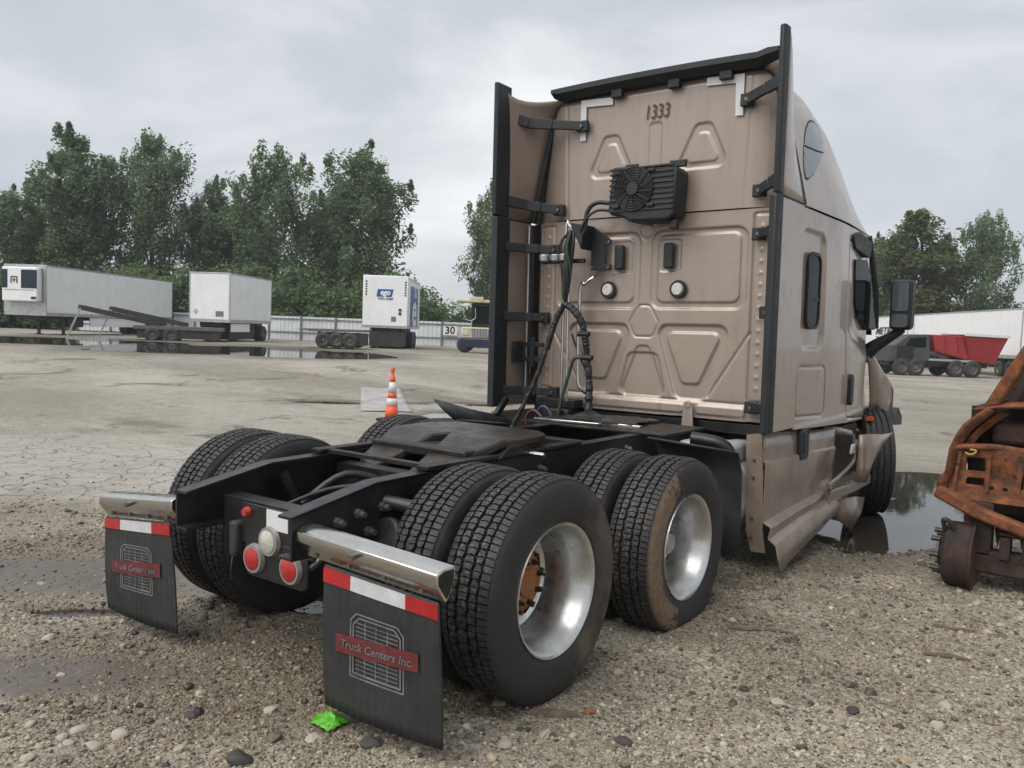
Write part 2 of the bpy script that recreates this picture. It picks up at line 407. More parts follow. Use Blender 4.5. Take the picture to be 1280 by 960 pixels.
m_glass.node_tree.nodes['Principled BSDF'].inputs['IOR'].default_value = 1.18
def tyre_mat(name, mode):
    k = NT(name)
    tc = k.n('ShaderNodeTexCoord').outputs['Object']
    sep = k.n('ShaderNodeSeparateXYZ'); k.l(tc, sep.inputs[0])
    x, y, z = sep.outputs
    r = k.math('SQRT', k.math('ADD', k.math('MULTIPLY', y, y), k.math('MULTIPLY', z, z)))
    n1 = k.noise(tc, 9, 6, 0.65)
    c = k.ramp(n1, (0.3, (0.014, 0.014, 0.015)), (0.72, (0.032, 0.030, 0.029)))
    # pale grit on the tread faces
    g = k.math('MULTIPLY', k.ramp(k.noise(tc, 55, 5, 0.75), (0.5, 0.0), (0.75, 1.0)), k.ramp(r, (0.497, 0.0), (0.502, 1.0)))
    c = k.mix(k.math('MULTIPLY', g, 0.8 if mode != 'clean' else 0.6), c, (0.20, 0.185, 0.165))
    side = k.math('MULTIPLY', k.ramp(r, (0.31, 0.0), (0.335, 1.0)), k.ramp(r, (0.478, 1.0), (0.495, 0.0)))
    nb = k.noise(tc, 4.5, 6, 0.65, 0.6)
    if mode == 'mud':
        nang = k.noise(tc, 30, 4, 0.6)
        f = k.math('ADD', k.math('MULTIPLY', y, -2.6), k.math('ADD', k.math('MULTIPLY', k.math('SUBTRACT', nb, 0.5), 2.6), k.math('MULTIPLY', k.math('SUBTRACT', k.noise(tc, 26, 4, 0.7), 0.5), 1.0)))
        f = k.math('MULTIPLY', k.ramp(f, (0.36, 0.0), (0.52, 1.0)), k.ramp(r, (0.335, 0.0), (0.36, 1.0)))
        f = k.math('MULTIPLY', f, k.ramp(r, (0.47, 1.0), (0.49, 0.0)))
        c = k.mix(k.math('MULTIPLY', f, 0.92), c, k.ramp(nang, (0.3, (0.13, 0.082, 0.047)), (0.7, (0.24, 0.165, 0.10))))
    elif mode == 'dusty':
        f = k.math('ADD', k.math('SUBTRACT', k.math('MULTIPLY', y, 1.7), k.math('MULTIPLY', z, 0.5)), k.math('MULTIPLY', k.math('SUBTRACT', nb, 0.5), 2.0))
        f = k.math('MULTIPLY', k.ramp(f, (0.35, 0.0), (0.9, 1.0)), side)
        c = k.mix(k.math('MULTIPLY', f, 0.85), c, (0.125, 0.092, 0.066))
    else:
        f = k.math('MULTIPLY', k.ramp(nb, (0.5, 0.0), (0.75, 1.0)), side)
        c = k.mix(k.math('MULTIPLY', f, 0.5), c, (0.075, 0.062, 0.05))
    k.l(c, k.b.inputs['Base Color'])
    k.l(k.ramp(n1, (0.3, 0.5), (0.7, 0.75)), k.b.inputs['Roughness'])
    # moulded rings on the sidewall
    w = k.math('ADD', k.math('MULTIPLY', k.ramp(k.math('SINE', k.math('MULTIPLY', r, 190.0)), (0.75, 0.0), (0.9, 1.0)), 1.0), k.math('MULTIPLY', k.math('SINE', k.math('MULTIPLY', r, 900.0)), 0.25))
    w = k.math('MULTIPLY', w, side)
    b1 = k.bump(w, 0.35, 0.003)
    k.l(k.bump(k.noise(tc, 120, 3), 0.12, 0.004, b1), k.b.inputs['Normal'])
    return k.m
m_tyre = tyre_mat('tyre_rubber', 'clean')
m_tyre_mud = tyre_mat('tyre_rubber_muddy', 'mud')
m_tyre_dusty = tyre_mat('tyre_rubber_dusty', 'dusty')

def leaf_mat(name, a, b, trans=0.35):
    k = NT(name)
    at = k.n('ShaderNodeAttribute', attribute_name='tint')
    oi = k.n('ShaderNodeObjectInfo')
    f = k.math('ADD', k.math('MULTIPLY', at.outputs['Fac'], 0.8), k.math('MULTIPLY', oi.outputs['Random'], 0.2))
    c = k.ramp(f, (0.0, a), (1.0, b))
    k.l(c, k.b.inputs['Base Color']); k.set(Roughness=0.55, Specular_IOR_Level=0.3)
    tr = k.n('ShaderNodeBsdfTranslucent'); k.l(k.mix(0.5, c, (0.10, 0.16, 0.03)), tr.inputs[0])
    mx = k.n('ShaderNodeMixShader'); mx.inputs[0].default_value = trans
    k.l(k.b.outputs[0], mx.inputs[1]); k.l(tr.outputs[0], mx.inputs[2]); k.l(mx.outputs[0], k.out.inputs[0])
    return k.m
m_leaf = leaf_mat('cottonwood_leaf', (0.120, 0.185, 0.100), (0.210, 0.290, 0.160), 0.5)
m_leaf2 = leaf_mat('bush_leaf', (0.095, 0.155, 0.065), (0.175, 0.255, 0.105), 0.45)
m_leaf3 = leaf_mat('yellowing_leaf', (0.11, 0.13, 0.060), (0.20, 0.225, 0.11), 0.5)

# ------------------------------------------------------------------ ground
PUDDLES = [  # name, level, list of (cx, cy, rx, ry, angle deg)
    ('far',  0.325, [(-39.2, 16.0, 6.6, 5.5, 37), (-29.8, 18.9, 4.3, 6.0, 37), (-24.9, 20.7, 3.0, 4.8, 37)]),
    ('cone', -0.03, [(-7.2, 8.6, 0.5, 0.9, 40), (-8.8, 10.9, 1.3, 0.4, 48), (-10.6, 8.7, 0.7, 0.4, 40)]),
    ('wheel', -0.045, [(1.55, 5.6, 0.55, 1.7, -6), (1.2, 7.4, 0.5, 0.9, 0), (1.25, 4.85, 0.5, 0.45, 0)]),
    ('rut',  -0.045, [(-1.45, -0.75, 0.35, 0.09, 40), (-0.75, 0.15, 0.35, 0.2, 30)]),
]
def pud(x, y, ells):
    d = np.full(np.shape(x), 9.0)
    for (cx, cy, rx, ry, a) in ells:
        c, s = math.cos(math.radians(a)), math.sin(math.radians(a))
        u = ((x-cx)*c+(y-cy)*s)/rx; v = (-(x-cx)*s+(y-cy)*c)/ry
        d = np.minimum(d, np.sqrt(u*u+v*v))
    return d
TILT = (0.0085, 0.0087)
def ground_fields(x, y):
    n1 = fbm(x*0.55, y*0.55, 3, 4); n2 = fbm(x*2.7+7, y*2.7, 9, 4); n3 = fbm(x*0.11, y*0.11, 21, 3)
    near = np.exp(-((np.maximum(np.abs(x)-1.35, 0)/1.6)**2 + (np.maximum(np.abs(y-2.6)-3.6, 0)/1.8)**2))
    z = near*(TILT[0]*np.clip(x, -1.6, 1.6)+TILT[1]*np.clip(y, -1.2, 6.5))
    packed = sstep(3.5, 8.5, np.hypot(x-1.5, y-0.5)*(1+0.5*n1) + 1.5*n1)
    crack = sstep(1.25, 0.75, pud(x, y, [(-6.6, 1.1, 3.2, 1.9, 25)]) + 0.7*n1)
    z = z + (0.018*n1 + 0.022*n2)*(1-0.6*packed) + 0.03*n3*packed
    dep = (x-3.195)*-0.606+(y+3.035)*0.795; az = np.degrees(np.arctan2(x-3.195, y+3.035))
    bank = 0.36*sstep(19, 27, dep)*np.interp(az, [-180, -100, -90, -40, -27, 180], [0, 0, 1, 1, 0, 0])
    z = z + bank
    wet = np.zeros_like(x)
    dmin = np.full(np.shape(x), 9.0)
    for (nm, lv, ells) in PUDDLES:
        d = pud(x, y, ells) + 0.75*n1 + 0.35*n2
        if nm == 'wheel': d = pud(x, y, ells) + 0.35*n1 + 0.2*n2
        if nm == 'far': d = pud(x, y, ells) + 0.9*n3 + 0.35*n1
        z = z - sstep(1.35, 0.75, d)*(-lv+0.035) * (0.7 if nm == 'rut' else 1) if nm != 'far' else z - 0.11*sstep(1.2, 0.85, d)
        dmin = np.minimum(dmin, d)
    wet = np.maximum(wet, sstep(1.75, 1.1, dmin))
    # damp dirt under and around the truck and between the ruts
    wet = np.maximum(wet, 0.75*near*sstep(-0.20, 0.16, n1+0.35*n2))
    wet = np.maximum(wet, 0.8*sstep(0.02, 0.17, fbm(x*0.8+3, y*0.8+1, 40, 4))*(1-packed))
    wet = np.maximum(wet, 0.7*sstep(0.08, 0.2, fbm(x*0.35+3, y*0.7+1, 60, 4))*packed*sstep(30, 5, np.hypot(x, y)))
    wet = np.maximum(wet, 0.85*sstep(1.25, 0.5, pud(x, y, [(-0.15, -0.75, 1.9, 0.75, 38), (-2.6, -0.6, 1.6, 0.9, 40)]) + 0.9*n1 + 0.5*n2))
    mud = sstep(1.3, 0.6, pud(x, y, [(-2.1, -0.55, 1.6, 0.42, 40), (-0.9, -1.55, 0.9, 0.25, 45)]) + 0.9*n1 + 0.3*n2)
    return z, packed, crack, wet, mud
def gz(x, y):
    return float(ground_fields(np.array([x]), np.array([y]))[0][0])

def axis_lines(segs):
    out = []
    for a, b, st in segs: out += list(np.arange(a, b-1e-6, st))
    return np.array(out)
far_neg = -np.geomspace(600, 62, 22)
far_pos = np.geomspace(62, 600, 22)
gx = np.concatenate([far_neg, axis_lines([(-60, -34, 0.4), (-34, -11, 0.18), (-11, -4, 0.06), (-4, 4.2, 0.03), (4.2, 9, 0.12), (9, 61, 2.0)]), far_pos])
gy = np.concatenate([-np.geomspace(600, 12, 22), axis_lines([(-11, -3.0, 0.6), (-3.0, 4.5, 0.03), (4.5, 11, 0.05), (11, 21, 0.14), (21, 34, 0.6), (34, 61, 1.5)]), far_pos])
GX, GY = np.meshgrid(gx, gy)
gZ, gPk, gCr, gWt, gMd = ground_fields(GX.ravel(), GY.ravel())
nx, ny = len(gx), len(gy)
ii = (np.arange(ny-1)[:, None]*nx + np.arange(nx-1)[None, :]).ravel()
me = fast_mesh('ground', np.stack([GX.ravel(), GY.ravel(), gZ], 1), np.stack([ii, ii+1, ii+nx+1, ii+nx], 1))
for nm, arr in (('packed', gPk), ('crack', gCr), ('wet', gWt), ('mud', gMd)):
    a = me.attributes.new(nm, 'FLOAT', 'POINT'); a.data.foreach_set('value', arr.astype(np.float32))
me.shade_smooth()

def ground_material():
    k = NT('gravel_lot')
    pos = k.n('ShaderNodeNewGeometry').outputs['Position']
    A = lambda n: k.n('ShaderNodeAttribute', attribute_name=n).outputs['Fac']
    packed, crack, wet, mud = A('packed'), A('crack'), A('wet'), A('mud')
    def voro(scale, feat='F1', vec=pos, rnd=1.0):
        v = k.n('ShaderNodeTexVoronoi', feature=feat); v.inputs['Scale'].default_value = scale; v.inputs['Randomness'].default_value = rnd
        k.l(vec, v.inputs['Vector']); return v
    def hue(v):
        s = k.n('ShaderNodeSeparateColor'); k.l(v.outputs['Color'], s.inputs[0]); return s.outputs[0]
    stones = lambda f: k.ramp(f, (0.0, (0.06, 0.051, 0.039)), (0.3, (0.17, 0.147, 0.108)), (0.6, (0.31, 0.275, 0.208)), (0.85, (0.42, 0.385, 0.305)), (1.0, (0.56, 0.53, 0.45)))
    v1 = voro(85); v2 = voro(38); v3 = voro(170)
    c = k.mix(k.ramp(hue(v2), (0.55, 0.0), (0.6, 1.0)), stones(hue(v1)), stones(hue(v2)))
    c = k.mix(0.35, c, stones(hue(v3)))
    nb = k.noise(pos, 0.9, 5, 0.6); nf = k.noise(pos, 7, 6, 0.7)
    c = k.mix(k.math('MULTIPLY', k.ramp(nb, (0.42, 0.0), (0.65, 1.0)), 0.55), c, k.mix(0.5, c, (0.15, 0.11, 0.075)))
    # packed, half-paved surface
    pk = k.ramp(k.math('ADD', k.math('MULTIPLY', k.noise(pos, 24, 7, 0.8), 0.6), k.math('MULTIPLY', k.noise(pos, 3.2, 8, 0.75), 0.4)), (0.36, (0.135, 0.120, 0.094)), (0.45, (0.235, 0.215, 0.173)), (0.54, (0.335, 0.312, 0.258)), (0.66, (0.47, 0.445, 0.38)))
    pk = k.mix(k.ramp(hue(v2), (0.72, 0.0), (0.78, 0.65)), pk, stones(hue(v1)))
    sc = k.n('ShaderNodeMapping'); sc.inputs['Scale'].default_value = (0.10, 0.22, 1); sc.inputs['Rotation'].default_value = (0, 0, 0.7); k.l(pos, sc.inputs[0])
    streak = k.noise(sc.outputs[0], 1.0, 6, 0.6, 0.5)
    pk = k.mix(k.math('MULTIPLY', k.ramp(streak, (0.38, 1.0), (0.52, 0.0)), 0.55), pk, (0.18, 0.155, 0.122))
    pk = k.mix(k.math('MULTIPLY', k.ramp(streak, (0.54, 0.0), (0.66, 1.0)), 0.5), pk, (0.44, 0.415, 0.365))
    blot = k.noise(pos, 0.55, 9, 0.72, 0.8)
    pk = k.mix(k.math('MULTIPLY', k.ramp(blot, (0.57, 0.0), (0.64, 1.0)), 0.75), pk, (0.085, 0.072, 0.055))
    stn = voro(14); stn2 = voro(7)
    pk = k.mix(k.math('MULTIPLY', k.ramp(hue(stn), (0.86, 0.0), (0.88, 1.0)), k.ramp(stn.outputs['Distance'], (0.25, 0.75), (0.4, 0.0))), pk, stones(hue(v2)))
    c = k.mix(packed, c, pk)
    # alligator-cracked old asphalt
    wv = k.n('ShaderNodeVectorMath', operation='ADD')
    nz = k.n('ShaderNodeTexNoise'); nz.inputs['Scale'].default_value = 3; k.l(pos, nz.inputs[0])
    ws = k.n('ShaderNodeVectorMath', operation='SCALE'); ws.inputs['Scale'].default_value = 0.3; k.l(nz.outputs['Color'], ws.inputs[0])
    k.l(pos, wv.inputs[0]); k.l(ws.outputs[0], wv.inputs[1])
    ve = voro(2.9, 'DISTANCE_TO_EDGE', wv.outputs[0]); ve2 = voro(6.5, 'DISTANCE_TO_EDGE', wv.outputs[0])
    cr = k.math('MAXIMUM', k.ramp(ve.outputs['Distance'], (0.005, 1.0), (0.026, 0.0)), k.math('MULTIPLY', k.ramp(ve2.outputs['Distance'], (0.006, 0.6), (0.035, 0.0)), k.ramp(nb, (0.45, 0.0), (0.6, 1.0))))
    cr = k.math('MULTIPLY', cr, crack)
    c = k.mix(k.math('MULTIPLY', crack, 0.75), c, k.ramp(k.noise(pos, 40, 5, 0.7), (0.3, (0.29, 0.27, 0.24)), (0.7, (0.43, 0.41, 0.375))))
    c = k.mix(k.math('MULTIPLY', cr, k.ramp(nf, (0.35, 0.35), (0.6, 1.0))), c, (0.075, 0.064, 0.05))
    c = k.mix(k.math('MULTIPLY', mud, 0.8), c, k.ramp(nf, (0.3, (0.13, 0.115, 0.10)), (0.7, (0.22, 0.20, 0.18))))
    c = k.mix(wet, c, k.mix(1.0, c, (0.50, 0.46, 0.42), 'MULTIPLY'))
    k.l(c, k.b.inputs['Base Color'])
    rr = k.mix(k.math('MULTIPLY', k.math('MAXIMUM', wet, mud), 0.9), (0.88, 0.88, 0.88), (0.38, 0.38, 0.38))
    k.l(rr, k.b.inputs['Roughness']); k.set(Specular_IOR_Level=0.4)
    h = k.math('ADD', k.math('MULTIPLY', v1.outputs['Distance'], -0.6), k.math('MULTIPLY', v2.outputs['Distance'], -0.5))
    h = k.math('ADD', h, k.math('MULTIPLY', nf, 0.5))
    h = k.math('MULTIPLY', h, k.math('SUBTRACT', 1.0, k.math('MULTIPLY', k.math('MAXIMUM', crack, mud), 0.75)))
    h = k.math('SUBTRACT', h, k.math('MULTIPLY', cr, 0.9))
    k.l(k.bump(h, 0.75, 0.012), k.b.inputs['Normal'])
    return k.m
ground = link('ground', me, ground_material())
tag(ground, kind='structure')

def water_material():
    k = NT('puddle_water')
    pos = k.n('ShaderNodeNewGeometry').outputs['Position']
    k.l(k.ramp(k.noise(pos, 0.8, 4), (0.3, (0.030, 0.025, 0.019)), (0.7, (0.055, 0.047, 0.038))), k.b.inputs['Base Color'])
    k.set(Roughness=0.02, IOR=1.33, Specular_IOR_Level=0.5)
    k.l(k.bump(k.noise(pos, 14, 3, 0.5), 0.02, 0.01), k.b.inputs['Normal'])
    return k.m
m_water = water_material()
for (nm, lv, ells) in PUDDLES:
    th = np.linspace(0, 2*math.pi, 40, endpoint=False)
    pts = []
    for (cx, cy, rx, ry, a) in ells:
        c, s = math.cos(math.radians(a)), math.sin(math.radians(a))
        for t in th: pts.append((cx+1.6*(rx*math.cos(t)*c-ry*math.sin(t)*s), cy+1.6*(rx*math.cos(t)*s+ry*math.sin(t)*c)))
    pts = sorted(set(pts))                     # convex hull
    def half(P):
        H = []
        for p in P:
            while len(H) > 1 and (H[-1][0]-H[-2][0])*(p[1]-H[-2][1])-(H[-1][1]-H[-2][1])*(p[0]-H[-2][0]) <= 0: H.pop()
            H.append(p)
        return H
    hull = half(pts)[:-1] + half(pts[::-1])[:-1]
    cxm = sum(p[0] for p in hull)/len(hull); cym = sum(p[1] for p in hull)/len(hull)
    z0 = 0.0
    if nm in ('wheel', 'rut'): z0 = 0.9*(TILT[0]*max(-1.6, min(1.6, cxm))+TILT[1]*max(-1.2, min(6.5, cym)))
    mb = MB(); mb.add([(p[0], p[1], lv+z0) for p in hull], [tuple(range(len(hull)))])
    tag(mb.build('puddle', m_water, recalc=False), kind='structure')

# loose gravel: uncountable, one object, stones instanced on prepared points
def gravel_object():
    N = 170000
    # points in polar coordinates round the camera, denser near it
    cx, cy = 3.16, -3.03
    az0 = math.radians(-37.3)
    a = az0 + rng.uniform(-0.68, 0.66, N)
    d = 1.9 + 8.5*rng.random(N)**1.25
    x = cx + np.sin(a)*d; y = cy + np.cos(a)*d
    z, pk, cr, wt, md = ground_fields(x, y)
    clump = fbm(x*1.7, y*1.7, 77, 3)
    keep = rng.random(N) < np.clip(1.0-0.93*pk, 0.05, 1)*np.clip(1-0.9*cr, 0.04, 1)*np.clip(1-0.88*md, 0.06, 1)*np.clip(0.75+2.2*clump, 0.18, 1)
    x, y, z, d, wt, md = x[keep], y[keep], z[keep], d[keep], wt[keep], md[keep]
    n = len(x)
    s = 0.0042*np.exp(rng.normal(0, 0.42, n))*(0.75+0.10*d)
    big = rng.random(n)
    s = np.where(big > 0.975, s*2.3, s); s = np.where(big > 0.9965, s*1.7, s)
    s = np.minimum(s, 0.032)
    me = bpy.data.meshes.new('loose_gravel')
    me.vertices.add(n); me.vertices.foreach_set('co', np.stack([x, y, z+s*rng.uniform(-0.15, 0.3, n)], 1).astype(np.float32).ravel())
    at = me.attributes.new('size', 'FLOAT', 'POINT'); at.data.foreach_set('value', s.astype(np.float32))
    at = me.attributes.new('damp', 'FLOAT', 'POINT'); at.data.foreach_set('value', np.clip(np.maximum(wt, 0.8*md), 0, 1).astype(np.float32))
    o = bpy.data.objects.new('loose_gravel', me); col.objects.link(o)
    k = NT('loose_stone')
    oi = k.n('ShaderNodeObjectInfo').outputs['Random']
    c = k.ramp(oi, (0.0, (0.045, 0.044, 0.043)), (0.10, (0.09, 0.078, 0.060)), (0.32, (0.21, 0.182, 0.132)), (0.58, (0.35, 0.312, 0.238)), (0.80, (0.46, 0.425, 0.345)), (0.90, (0.38, 0.275, 0.15)), (1.0, (0.62, 0.60, 0.54)))
    damp = k.n('ShaderNodeAttribute', attribute_name='damp', attribute_type='INSTANCER').outputs['Fac']
    c = k.mix(damp, c, k.mix(1.0, c, (0.50, 0.45, 0.40), 'MULTIPLY'))
    k.l(c, k.b.inputs['Base Color']); k.l(k.ramp(damp, (0, 0.8), (1, 0.4)), k.b.inputs['Roughness'])
    ng = bpy.data.node_groups.new('scatter', 'GeometryNodeTree')
    ng.interface.new_socket('Geometry', in_out='INPUT', socket_type='NodeSocketGeometry')
    ng.interface.new_socket('Geometry', in_out='OUTPUT', socket_type='NodeSocketGeometry')
    N_ = ng.nodes.new; L = ng.links.new
    gi = N_('NodeGroupInput'); go = N_('NodeGroupOutput')
    join = N_('GeometryNodeJoinGeometry')
    for i in range(5):
        ico = N_('GeometryNodeMeshIcoSphere'); ico.inputs['Radius'].default_value = 1.0; ico.inputs['Subdivisions'].default_value = 2 if i > 1 else 1
        noi = N_('ShaderNodeTexNoise'); noi.noise_dimensions = '4D'; noi.inputs['W'].default_value = i*7.3; noi.inputs['Scale'].default_value = 1.1+0.25*i
        sub = N_('ShaderNodeVectorMath'); sub.operation = 'SUBTRACT'; sub.inputs[1].default_value = (0.5, 0.5, 0.5)
        scl = N_('ShaderNodeVectorMath'); scl.operation = 'SCALE'; scl.inputs['Scale'].default_value = 1.5
        sp = N_('GeometryNodeSetPosition'); tr = N_('GeometryNodeTransform')
        tr.inputs['Scale'].default_value = (1.25-0.08*i, 0.95, 0.62+0.06*i)
        L(noi.outputs['Color'], sub.inputs[0]); L(sub.outputs[0], scl.inputs[0]); L(scl.outputs[0], sp.inputs['Offset'])
        L(ico.outputs['Mesh'], sp.inputs['Geometry']); L(sp.outputs[0], tr.inputs['Geometry'])
        sm = N_('GeometryNodeSetMaterial'); sm.inputs['Material'].default_value = k.m
        ss = N_('GeometryNodeSetShadeSmooth'); L(tr.outputs[0], ss.inputs['Geometry']); ss.inputs['Shade Smooth'].default_value = (i > 2)
        L(ss.outputs[0], sm.inputs['Geometry'])
        g2i = N_('GeometryNodeGeometryToInstance'); L(sm.outputs[0], g2i.inputs[0]); L(g2i.outputs[0], join.inputs[0])
    m2p = N_('GeometryNodeMeshToPoints'); L(gi.outputs[0], m2p.inputs['Mesh'])
    iop = N_('GeometryNodeInstanceOnPoints'); L(m2p.outputs[0], iop.inputs['Points']); L(join.outputs[0], iop.inputs['Instance'])
    iop.inputs['Pick Instance'].default_value = True
    ri = N_('FunctionNodeRandomValue'); ri.data_type = 'INT'; ri.inputs['Min'].default_value = 0; ri.inputs['Max'].default_value = 4
    L([q for q in ri.outputs if q.type == 'INT'][0], iop.inputs['Instance Index'])
    rv = N_('FunctionNodeRandomValue'); rv.data_type = 'FLOAT_VECTOR'; rv.inputs['Min'].default_value = (-0.5, -0.5, 0); rv.inputs['Max'].default_value = (0.5, 0.5, 6.28)
    L([q for q in rv.outputs if q.type == 'VECTOR'][0], iop.inputs['Rotation'])
    na = N_('GeometryNodeInputNamedAttribute'); na.data_type = 'FLOAT'; na.inputs['Name'].default_value = 'size'
    L([q for q in na.outputs if q.type == 'VALUE'][0], iop.inputs['Scale'])
    L(iop.outputs[0], go.inputs[0])
    md = o.modifiers.new('scatter', 'NODES'); md.node_group = ng
    me.materials.append(k.m)
    tag(o, 'loose pale and brown gravel strewn over the lot', 'gravel', kind='stuff')
gravel_object()

# ------------------------------------------------------------------ the tractor unit
TR = Matrix(((0.999963879, -0.00003697, -0.0084993713), (-0.00003697, 0.9999621592, -0.0086993565), (0.0084993713, 0.0086993565, 0.9999260382)))
truck = empty('semi_truck')
truck.rotation_euler = TR.to_euler()
tag(truck, 'tan sleeper semi truck with damaged side skirt and bare rear frame', 'truck')
T = truck

# ---- profile functions of the cab
def w_of(y): return 1.2 - (0.10*((y-3.9)/1.3)**1.5 if y > 3.9 else 0.0)
_TY = [2.9, 3.2, 3.6, 4.1, 4.55, 4.85, 5.1, 5.3]; _TZ = [3.66, 3.67, 3.64, 3.50, 3.27, 3.06, 2.82, 2.62]
def t_of(y): return float(np.interp(y, _TY, _TZ))
SEAM = 2.575
def roof_x(y, z):
    s = min(max((z-SEAM)/(t_of(y)-SEAM), 0), 0.9999)
    return w_of(y)*(1-0.21*s)*(1-s**14)**(1/3)
def zb_of(y): return 0.97 - 0.035*(y-2.95)

# ---- relief panels from signed distances of rounded polygons
def inset(poly, r):
    A = 0.5*sum(poly[i][0]*poly[(i+1) % len(poly)][1]-poly[(i+1) % len(poly)][0]*poly[i][1] for i in range(len(poly)))
    if A < 0: poly = poly[::-1]
    n = len(poly); out = []
    for i in range(n):
        p0, p1, p2 = (np.array(poly[(i+k) % n], float) for k in (-1, 0, 1))
        d1 = (p1-p0)/np.linalg.norm(p1-p0); d2 = (p2-p1)/np.linalg.norm(p2-p1)
        n1 = np.array([-d1[1], d1[0]]); n2 = np.array([-d2[1], d2[0]])
        den = 1+n1@n2
        out.append(tuple(p1 + (n1+n2)*r/den))
    return out
def sdf(X, Z, poly, r):
    P = inset(poly, r) if r > 0 else poly
    n = len(P); d = np.full(X.shape, 1e9); inside = np.ones(X.shape, bool)
    A = 0.5*sum(P[i][0]*P[(i+1) % n][1]-P[(i+1) % n][0]*P[i][1] for i in range(n)); sg = 1 if A > 0 else -1
    for i in range(n):
        a = P[i]; b = P[(i+1) % n]; ex, ez = b[0]-a[0], b[1]-a[1]
        wx, wz = X-a[0], Z-a[1]
        t = np.clip((wx*ex+wz*ez)/(ex*ex+ez*ez), 0, 1)
        d = np.minimum(d, np.hypot(wx-ex*t, wz-ez*t))
        inside &= sg*(ex*wz-ez*wx) > 0
    return np.where(inside, -d, d) - r
def recess(d, D, w=0.022): return -D*sstep(w*0.36, -w*0.36, d)
def groove(d, D, s=0.007): return -D*np.exp(-(d/s)**2)
def mir(poly, c=-0.02): return [(2*c-p[0], p[1]) for p in poly]
def relief_mesh(name, X, Y, Z, mat_, parent, smooth=60):
    nz, nx_ = X.shape
    i = (np.arange(nz-1)[:, None]*nx_+np.arange(nx_-1)[None, :]).ravel()
    me = fast_mesh(name, np.stack([X.ravel(), Y.ravel(), Z.ravel()], 1), np.stack([i, i+1, i+nx_+1, i+nx_], 1))
    o = link(name, me, mat_, parent, smooth)
    return o

BW = 2.93   # rear wall plane
def wall_lower():
    xs = np.arange(-1.16, 1.1601, 0.007); zs = np.arange(1.0, 2.5681, 0.007)
    X, Z = np.meshgrid(xs, zs); h = np.zeros_like(X)
    rO = [(0.03, 2.445), (0.82, 2.445), (0.82, 1.835), (0.03, 1.835)]
    rI = [(0.085, 2.405), (0.765, 2.405), (0.765, 1.885), (0.085, 1.885)]
    tO = [(0.085, 1.71), (0.715, 1.71), (0.53, 1.135), (0.27, 1.135)]
    tI = [(0.165, 1.652), (0.645, 1.652), (0.465, 1.255), (0.325, 1.255)]
    vt = [(0.10, 2.375), (0.285, 2.375), (0.285, 2.125), (0.10, 2.125)]
    for m in (0, 1):
        g = (lambda p: mir(p)) if m else (lambda p: p)
        d = sdf(X, Z, g(rO), 0.09); h += recess(d, 0.016, 0.03)
        d = sdf(X, Z, g(rI), 0.06); h += -recess(d, 0.012, 0.022)
        d = sdf(X, Z, g(tO), 0.075); h += recess(d, 0.022, 0.035)
        d = sdf(X, Z, g(tI), 0.05); h += -recess(d, 0.016, 0.03)
        d = sdf(X, Z, g(vt), 0.03); h += recess(d, 0.007, 0.012)
        # flat flange strip at the outer edge, with dimples
        edge = [(0.86, 2.6), (0.86, 1.66), (0.56, 1.165), (0.86, 1.165), (0.86, 0.9), (1.2, 0.9), (1.2, 2.6)]
        e2 = g(edge)
        cut = sdf(X, Z, g([(0.862, 2.53), (0.99, 2.53), (0.99, 1.15), (0.862, 1.15)]), 0.02); h += groove(cut, 0.011, 0.009)
        # diagonal crease
        a = np.array((0.862, 1.66)); b = np.array((0.55, 1.165))
        Xm = (-0.04-X) if m else X
        t = np.clip(((Xm-a[0])*(b[0]-a[0])+(Z-a[1])*(b[1]-a[1]))/((b-a)@(b-a)), 0, 1)
        h += groove(np.hypot(Xm-a[0]-t*(b[0]-a[0]), Z-a[1]-t*(b[1]-a[1])), 0.009, 0.009)
        for zz in np.arange(1.25, 2.5, 0.085):
            h += 0.006*np.exp(-(((Xm-0.925)/0.014)**2+((Z-zz)/0.014)**2))
    h += recess(sdf(X, Z, [(-0.15, 1.485), (0.11, 1.485), (0.20, 1.135), (-0.24, 1.135)], 0.06), 0.014, 0.024)*sstep(1.56, 1.50, Z)
    d = sdf(X, Z, [(-0.02-0.055, 1.54), (-0.02+0.055, 1.54), (0.19, 1.135), (-0.23, 1.135)], 0.05); h += recess(d, 0.012, 0.02)
    d = sdf(X, Z, [(-0.07, 1.86), (0.03, 1.86), (0.115, 1.72), (0.06, 1.61), (-0.10, 1.61), (-0.155, 1.72)], 0.045); h += groove(d, 0.008, 0.008)
    d = sdf(X, Z, [(-0.085, 2.52), (0.045, 2.52), (0.045, 2.39), (-0.085, 2.39)], 0.06); h += groove(d, 0.007, 0.008)
    h += groove(sdf(X, Z, [(-0.86, 1.128), (0.86, 1.128), (0.86, 0.9), (-0.86, 0.9)], 0.01), 0.009, 0.009)
    for (a, b) in ((-0.80, 0.36), (0.46, 0.85)):
        d = sdf(X, Z, [(a, 1.10), (b, 1.10), (b, 1.03), (a, 1.03)], 0.025); h += -recess(d, 0.014, 0.02)
    Y = BW - h + 0.16*sstep(0.98, 1.2, np.abs(X))**1.6
    # torn lower lip
    Z2 = np.where(Z < 1.03, Z + 0.025*np.maximum(0, fbm(X*3.0+5, X*0+3.3, 90, 4))*np.clip((1.03-Z)/0.03, 0, 1), Z)
    return relief_mesh('back_panel', X, Y, Z2, m_tan, T)
back_panel = wall_lower()
